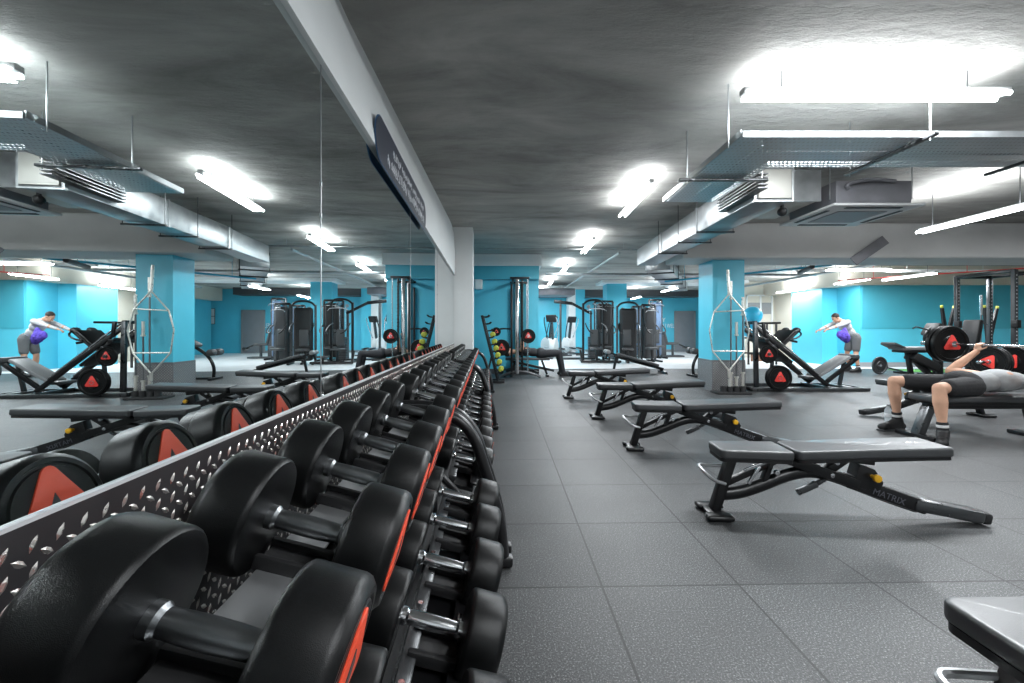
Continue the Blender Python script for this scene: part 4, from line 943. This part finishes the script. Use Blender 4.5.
# ------------------------------------------------------------------ cable and weight stack machines
def machine(name, label, loc, rz, wd, ht, shroud, arch=False, boom=False, strap=False):
    t = thing(name, label, 'cable machine', loc, (0, 0, rz)); w2 = wd/2
    for x in (-w2, w2):
        obj('upright', MB().beam((x, 0, .05), (x, 0, ht), .07, .07, .01), 'black' if not shroud else 'gun', t)
        obj('base_foot', MB().beam((x, -.55, .035), (x, .25, .035), .07, .06, .01), 'black', t)
    obj('top_frame', (MB().tube([(-w2, 0, ht-.05), (-w2*.7, -.1, ht+.08), (0, -.16, ht+.12), (w2*.7, -.1, ht+.08), (w2, 0, ht-.05)], .035, 10, 2) if arch else MB().beam((-w2, 0, ht), (w2, 0, ht), .08, .08, .01)), 'black', t)
    b = MB()
    for k in range(14): b.box((0, .06, .14+k*.055), (wd*.42, .16, .048), bev=.004)
    obj('weight_stack', b, 'gun', t)
    for x in (-wd*.14, wd*.14): obj('guide_rod', MB().cyl((x, .06, .1), (x, .06, ht-.04), .011, 8), 'chrome', t)
    if shroud: obj('shroud', MB().box((0, -.02, ht/2), (wd*.78, .34, ht-.2), bev=.08, seg=4), shroud, t)
    for x in (-w2*.5, w2*.5): obj('pulley', MB().cyl((x, -.03, ht-.12), (x, .0, ht-.12), .06, 16, bev=.008), 'midgrey', t)
    obj('cable', MB().tube([(w2*.5, -.03, ht-.18), (w2*.45, -.22, 1.3), (w2*.3, -.35, .95)], .006, 6, 1), 'blackmatte', t)
    obj('seat', MB().box((-.05, -.42, .48), (.36, .34, .07), bev=.025, seg=3), 'vinyl', t); obj('seat_post', MB().beam((-.05, -.42, .05), (-.05, -.42, .46), .07, .07, .01).beam((-.05, -.6, .05), (-.05, .0, .05), .07, .06), 'black', t)
    obj('back_pad', MB().box((-.05, -.18, .86), (.28, .07, .55), bev=.03, seg=3), 'vinyl', t)
    for q in (-1, 1): obj('press_arm', MB().tube([(q*w2*.8, -.02, 1.35), (q*w2*.95, -.25, 1.25), (q*w2*.9, -.5, 1.05), (q*w2*.6, -.55, 1.0)], .022, 8, 2), 'black' if q < 0 else 'gun', t)
    if boom: obj('lat_bar', MB().tube([(-w2*.95, -.3, ht-.28), (-w2*.7, -.3, ht-.2), (w2*.7, -.3, ht-.2), (w2*.95, -.3, ht-.28)], .015, 8, 1).beam((0, 0, ht-.02), (0, -.4, ht-.1), .06, .06), 'chrome', t)
    if strap: s_ = obj('resistance_strap', MB().box((w2+.09, -.1, .95), (.05, .02, 1.4), bev=.005), 'yellow', t)
    return t
machine('multi_station', 'black multi-station cable machine left of the far blue column', (2.85, 14.9, 0), .2, .75, 2.05, None, True, True)
machine('lat_machine', 'black weight stack machine with arched top in front of the far blue column', (3.98, 14.6, 0), -.15, .72, 1.95, 'blackmatte', True, False)
machine('cable_machine', 'cable machine with tall blue-grey shroud, the one with a yellow strap', (5.12, 17.2, 0), .0, .50, 2.05, 'bluegrey', False, False, True)
machine('cable_machine', 'tallest cable machine with lighter blue-grey shroud, next to the white wall letters', (5.70, 16.9, 0), .05, .50, 2.30, 'bluegrey', False, True)
machine('cable_machine', 'dark cable machine directly beside the far blue column', (4.86, 15.15, 0), .1, .5, 2.0, 'darkgrey', False, True)
machine('pulldown_machine', 'black pulldown machine behind the multi-station machine', (3.5, 16.2, 0), .1, .7, 2.2, 'blackmatte', False, True)
t = thing('low_row_rail', 'low black floor rail with seat in front of the multi-station machine', 'rowing bench', (2.3, 14.2, 0))
obj('rail', MB().beam((0, 0, .06), (1.35, 0, .06), .10, .08, .02), 'black', t); obj('end_post', MB().beam((.05, 0, .05), (-.02, 0, .45), .08, .07, .01), 'black', t); obj('seat', MB().box((.95, 0, .25), (.4, .26, .07), bev=.03), 'vinyl', t); obj('seat_post', MB().beam((.95, 0, .08), (.95, 0, .22), .06, .06), 'black', t)
t = thing('boom_arm', 'x', 'x'); bpy.data.objects.remove(t)
t = thing('cable_crossover', 'tall cable crossover frame with overhead arm at the back of the aisle', 'cable machine', (1.85, 16.2, 0))
for x in (0, 1.15): obj('upright', MB().beam((x, 0, .04), (x, 0, 2.25-.35*x), .08, .08, .01), 'gun', t)
obj('overhead_arm', MB().beam((-.25, 0, 2.2), (.45, 0, 2.12), .12, .12, .02).beam((.4, 0, 2.14), (1.2, 0, 1.72), .09, .10, .02), 'black', t); obj('base_plate', MB().box((.55, 0, .03), (1.4, .6, .05), bev=.015), 'black', t)
# cardio
def cross_trainer(label, loc, rz):
    t = thing('cross_trainer', label, 'exercise machine', loc, (0, 0, rz), 'cardio machines at the back')
    obj('base_frame', MB().beam((-.8, 0, .06), (.75, 0, .06), .12, .09, .02).beam((-.75, -.3, .03), (-.75, .3, .03), .08, .06).beam((.7, -.3, .03), (.7, .3, .03), .08, .06), 'darkgrey', t)
    obj('flywheel_housing', MB().cyl((.45, -.12, .42), (.45, .12, .42), .36, 28, bev=.03), 'white', t)
    obj('mast', MB().beam((.35, 0, .55), (.15, 0, 1.5), .09, .12, .02), 'gun', t); obj('console', MB().box((.08, 0, 1.58), (.10, .42, .28), (0, -.4, 0), .02), 'blackmatte', t)
    for q in (-1, 1):
        obj('handlebar', MB().tube([(.30, q*.2, .75), (.16, q*.26, 1.1), (.0, q*.28, 1.45), (-.08, q*.24, 1.62)], .02, 8, 2), 'blackmatte' if q > 0 else 'chrome', t)
        obj('pedal_arm', MB().beam((.45, q*.18, .35), (-.7, q*.18, .18), .05, .06, .01), 'alu', t); obj('pedal', MB().box((-.25, q*.18, .30), (.38, .15, .05), (0, -.1, 0), .02), 'blackmatte', t)
    return t
for k, (x, y, rz, lab) in enumerate(((1.85, 18.6, 2.2, 'white and black cross trainer at the back, left one'), (2.75, 19.2, 2.0, 'white and black cross trainer at the back, middle one'), (1.55, 17.0, 1.2, 'white and black cross trainer at the back, nearest one'))): cross_trainer(lab, (x, y, 0), rz)
# decline bench
t = thing('decline_bench', 'black decline bench sloping down to the right on the pale floor', 'weight bench', (0, 11.1, 0))
obj('bench_pad', MB().beam((2.75, 0, .50), (3.80, 0, .20), .28, .07, .02), 'vinyl', t); obj('frame_beam', MB().beam((2.65, 0, .45), (3.95, 0, .10), .07, .07, .01), 'black', t)
for y in (-.12, .12): obj('leg_roller', MB().cyl((2.48, y-.09, .56), (2.48, y+.09, .56), .055, 14, bev=.012), 'cushgrey', t)
obj('roller_arm', MB().beam((2.48, 0, .56), (2.75, 0, .46), .05, .05).beam((2.5, 0, .55), (2.44, 0, .36), .05, .05), 'black', t)
obj('leg', MB().beam((2.72, 0, .44), (2.65, 0, .04), .06, .06, .01), 'black', t); obj('foot', MB().box((2.65, 0, .025), (.08, .55, .05), bev=.012), 'black', t)
obj('leg', MB().beam((3.86, 0, .13), (3.92, 0, .04), .06, .06), 'black', t); obj('foot', MB().box((3.93, 0, .03), (.09, .5, .06), bev=.012), 'gun', t)
t = thing('hyperextension_bench', 'curved black back extension bench half hidden behind the near blue column', 'exercise bench', (0, 10.3, 0))
obj('base', MB().beam((4.34, 0, .03), (5.0, 0, .03), .06, .05, .01).box((4.36, 0, .025), (.07, .5, .05), bev=.012).box((5.0, 0, .025), (.07, .5, .05), bev=.012), 'black', t)
obj('curved_post', MB().tube([(4.40, 0, .04), (4.38, 0, .25), (4.45, 0, .45), (4.60, 0, .62), (4.88, 0, .80)], .035, 12, 2), 'black', t)
obj('rear_post', MB().beam((5.0, 0, .04), (4.9, 0, .78), .05, .05), 'black', t)
for y in (-.14, .14): obj('roller_pad', MB().cyl((4.36, y-.1, .62), (4.36, y+.1, .62), .075, 16, bev=.02), 'vinyl', t)
obj('roller_arm', MB().beam((4.34, 0, .62), (4.56, 0, .58), .04, .04), 'chrome', t); obj('hip_pad', MB().beam((4.72, 0, .76), (4.95, 0, .90), .34, .08, .03), 'vinyl', t)
t = thing('leg_extension_machine', 'low black leg machine in front of the white wall letters', 'exercise machine', (6.15, 17.6, 0))
obj('weight_tower', MB().box((0, .1, .45), (.4, .5, .9), bev=.03), 'darkgrey', t); obj('seat', MB().box((.45, 0, .55), (.5, .4, .1), bev=.03), 'vinyl', t); obj('back_pad', MB().beam((.22, 0, .55), (.1, 0, 1.05), .38, .09, .03), 'vinyl', t)
obj('lever_arm', MB().beam((.7, 0, .55), (1.05, 0, .38), .06, .06).cyl((1.05, -.2, .38), (1.05, .2, .38), .06, 12), 'black', t); obj('base', MB().beam((-.2, 0, .04), (.9, 0, .04), .5, .06, .01).beam((.5, 0, .06), (.5, 0, .5), .08, .08), 'gun', t)
# ball rack and exercise balls
t = thing('ball_rack', 'black storage rack for exercise balls behind the leg press', 'storage rack', (8.05, 14.0, 0))
for x in (-.4, .5):
    for y in (-.25, .25): obj('post', MB().beam((x, y, 0), (x, y, 1.38), .05, .05, .005), 'black', t)
for z in (.35, .85, 1.33): obj('shelf', MB().beam((-.42, -.25, z), (.52, -.25, z), .04, .05).beam((-.42, .25, z), (.52, .25, z), .04, .05), 'black', t)
obj('side_panel', MB().box((-.05, -.2, .22), (.5, .03, .24), bev=.01), 'timber', t)
tag(obj('exercise_ball', MB().ball((0, 0, 0), .29, 28), 'balls', loc=(7.93, 14.0, 1.60)), 'large turquoise exercise ball on top of the ball rack', 'exercise ball')
tag(obj('exercise_ball', MB().ball((0, 0, 0), .22, 28), 'balls', loc=(7.82, 14.0, 1.09)), 'smaller turquoise exercise ball on the middle shelf of the ball rack', 'exercise ball')
tag(obj('medicine_ball', MB().ball((0, 0, 0), .15, 20), 'blackmatte', loc=(8.30, 14.0, 1.02)), 'black medicine ball on the middle shelf of the ball rack', 'exercise ball')
struct('wall_beige_side', MB().b2((10.5, 15.3, 0), (10.56, 17.0, CZ)), 'beige', smooth=False)
b = MB()
for x in (9.35, 9.9, 10.35): b.b2((x, 16.94, .9), (x+.05, 17, 2.5))
b.b2((9.35, 16.94, 2.46), (10.4, 17, 2.52)).b2((9.35, 16.94, .88), (10.4, 17, .94)); struct('window_1_frame', b, 'white', smooth=False)
struct('window_1', MB().b2((9.4, 16.97, 1.75), (10.36, 16.99, 2.2)), 'midgrey', smooth=False)
# ------------------------------------------------------------------ right side: racks, machine, bars
t = thing('power_rack', 'tall black power rack with perforated steel uprights at the right edge', 'power rack', (10.05, 8.5, 0))
def perfpost(x, y, m='gun'):
    b = MB().beam((x, y, .03), (x, y, 2.34), .075, .075, .006)
    p = obj('upright', b, m, t); c = MB()
    for k in range(26): c.cyl((x, y-.0385, .35+k*.075), (x, y-.0395, .35+k*.075), .013, 8)
    obj('hole_row', c, 'letter', p)
for x, y in ((0, 0), (.78, 0), (0, 1.1), (.74, 1.1)): perfpost(x, y, 'gun' if y else 'darkgrey')
for x in (0, .76): obj('side_rail', MB().beam((x, 0, 2.32), (x, 1.1, 2.32), .07, .07), 'black', t); obj('foot_rail', MB().beam((x, -.2, .04), (x, 1.3, .04), .07, .07), 'black', t)
obj('top_crossbar', MB().beam((0, 1.1, 2.32), (.76, 1.1, 2.32), .07, .07), 'black', t); obj('pull_up_bar', MB().cyl((0, .1, 2.30), (.76, .1, 2.30), .018, 12), 'black', t)
for y in (0, 1.1): obj('bar_hook', MB().box((-.03, y-.05, 1.25), (.09, .12, .16), bev=.015), 'blackmatte', t)
def spotter(x, y, z0, lean, lab):
    t = thing('spotter_arm', lab, 'rack arm', (x, y, z0), (0, lean, 0), 'spotter arms with lime tips stored upright')
    obj('arm', MB().prism([(-.05, 0), (.06, 0), (.025, .95), (-.025, .95)], .05, Matrix(((1, 0, 0, 0), (0, 0, -1, .025), (0, 1, 0, 0), (0, 0, 0, 1)))), 'black', t)
    obj('tip', MB().box((0, 0, .98), (.05, .06, .07), bev=.015), 'lime', t)
spotter(10.55, 10.3, .72, -.14, 'black rack arm with lime tip, leaning left between the first two uprights')
spotter(10.50, 10.3, .72, .22, 'black rack arm leaning right between the first two uprights')
spotter(11.45, 10.2, .72, -.12, 'black rack arm with lime tip, leaning left behind the near upright')
spotter(11.40, 10.2, .72, .25, 'black rack arm leaning right behind the near upright')
t = thing('arm_stand', 'low black stand holding the rack arms and a barbell upright', 'storage stand', (10.95, 10.3, 0))
obj('base', MB().box((0, 0, .03), (1.7, .6, .06), bev=.015), 'black', t); obj('socket_rail', MB().box((0, 0, .68), (1.5, .12, .10), bev=.015).beam((-.7, 0, .05), (-.7, 0, .68), .07, .07).beam((.7, 0, .05), (.7, 0, .68), .07, .07), 'black', t)
t = thing('barbell', 'barbell standing upright with bright chrome sleeve between two rack uprights', 'barbell', (11.2, 10.15, .06))
obj('shaft', MB().cyl((0, 0, .35), (0, 0, 1.5), .014, 10), 'steel', t); obj('sleeve', MB().cyl((0, 0, 1.42), (0, 0, 1.90), .032, 14), 'chrome', t); obj('sleeve', MB().cyl((0, 0, 0), (0, 0, .4), .028, 14), 'chrome', t)
# lying leg machine behind the lifter
t = thing('lying_leg_curl', 'machine with pale-edged black pads and raised arm before the right blue wall', 'exercise machine', (0, 8.6, 0))
obj('bench_pad', MB().box((8.22, 0, .76), (.95, .34, .06), bev=.02), 'cushgrey', t); obj('pad_base', MB().box((8.25, 0, .70), (.9, .28, .05), bev=.01), 'black', t)
obj('front_pad', MB().beam((7.60, 0, .86), (7.82, 0, .76), .34, .06, .015), 'vinyl', t)
obj('frame_beam', MB().beam((8.0, 0, .66), (8.6, 0, .08), .08, .10, .01).beam((8.65, 0, .70), (8.65, 0, .05), .08, .08).beam((7.9, 0, .05), (9.0, 0, .05), .08, .08).beam((8.0, 0, .68), (8.1, 0, .05), .07, .07), 'black', t)
obj('weight_housing', MB().beam((8.05, 0, .62), (8.55, 0, .36), .26, .16, .03), 'blackmatte', t)
obj('upright_arm', MB().tube([(8.42, 0, .80), (8.36, 0, .98), (8.45, 0, 1.12), (8.58, 0, 1.22)], .05, 12, 2), 'black', t); obj('arm_pad', MB().beam((8.42, 0, 1.02), (8.56, 0, 1.26), .3, .09, .03), 'blackmatte', t)
obj('handle', MB().tube([(8.42, -.12, 1.1), (8.2, -.14, 1.15), (8.05, -.14, 1.20), (7.98, -.14, 1.16)], .014, 8, 1), 'gun', t)
t = thing('incline_seat', 'black upright padded seat in front of the power rack', 'exercise bench', (9.55, 8.9, 0))
obj('back_pad', MB().beam((0, 0, .72), (.12, 0, 1.34), .34, .10, .03), 'blackmatte', t); obj('seat_pad', MB().beam((-.35, 0, .52), (.0, 0, .50), .34, .09, .03), 'vinyl', t)
obj('frame', MB().beam((-.3, 0, .05), (.3, 0, .05), .08, .07).beam((0, 0, .05), (.05, 0, .9), .08, .08).beam((-.2, 0, .08), (-.2, 0, .5), .07, .07), 'black', t)
# low plate-loaded barbells behind the lifter
t = thing('barbell_stand', 'low black stand carrying loaded barbells behind the lifter', 'storage stand', (0, 0, 0))
obj('frame', MB().beam((7.0, 6.62, .04), (8.6, 6.62, .04), .08, .07).beam((7.45, 6.62, .05), (7.45, 6.62, .60), .08, .08).beam((8.3, 6.62, .05), (8.3, 6.62, .60), .08, .08), 'black', t)
obj('cross_rail', MB().beam((6.9, 6.62, .60), (8.7, 6.62, .60), .09, .08, .01), 'gun', t)
b_ = put(bar0, (7.65, 6.45, .665), (0, PI/2, .28), 'loaded barbell resting on the low stand behind the lifter', None, (1, 1, .8))
for k, (f, lab) in enumerate(((-.62, 'weight plate with red centre on the low barbell, far left one'), (-.55, 'weight plate on the low barbell, second from its left end'), (-.10, 'weight plate on the low barbell, first of the middle pair'), (-.02, 'weight plate on the low barbell, second of the middle pair'), (.07, 'weight plate on the low barbell, rightmost in view'))):
    put(plate0, (7.65+f*math.cos(.28), 6.45+f*math.sin(.28), .665), (0, PI/2, .28+(.75 if f < -.3 else .6)*0+0), lab, PG2)
# landmine plate at the wall
put(plateg, (9.30, 10.75, .228), (PI/2+.02, 0, .15), 'grey iron weight plate standing on edge on the floor near the bending man')
t = thing('landmine_bar', 'short dark bar lying on the floor from the iron plate', 'bar', (0, 0, 0))
obj('shaft', MB().cyl((9.33, 10.82, .22), (10.1, 11.0, .06), .02, 10), 'gun', t); obj('pivot_base', MB().box((10.12, 11.0, .03), (.3, .25, .05), bev=.01).cyl((9.48, 10.86, .19), (9.58, 10.88, .17), .05, 12), 'black', t)
for o in list(bpy.data.objects):
    if o.get('label') == 'x': print('UNLABELLED', o.name)
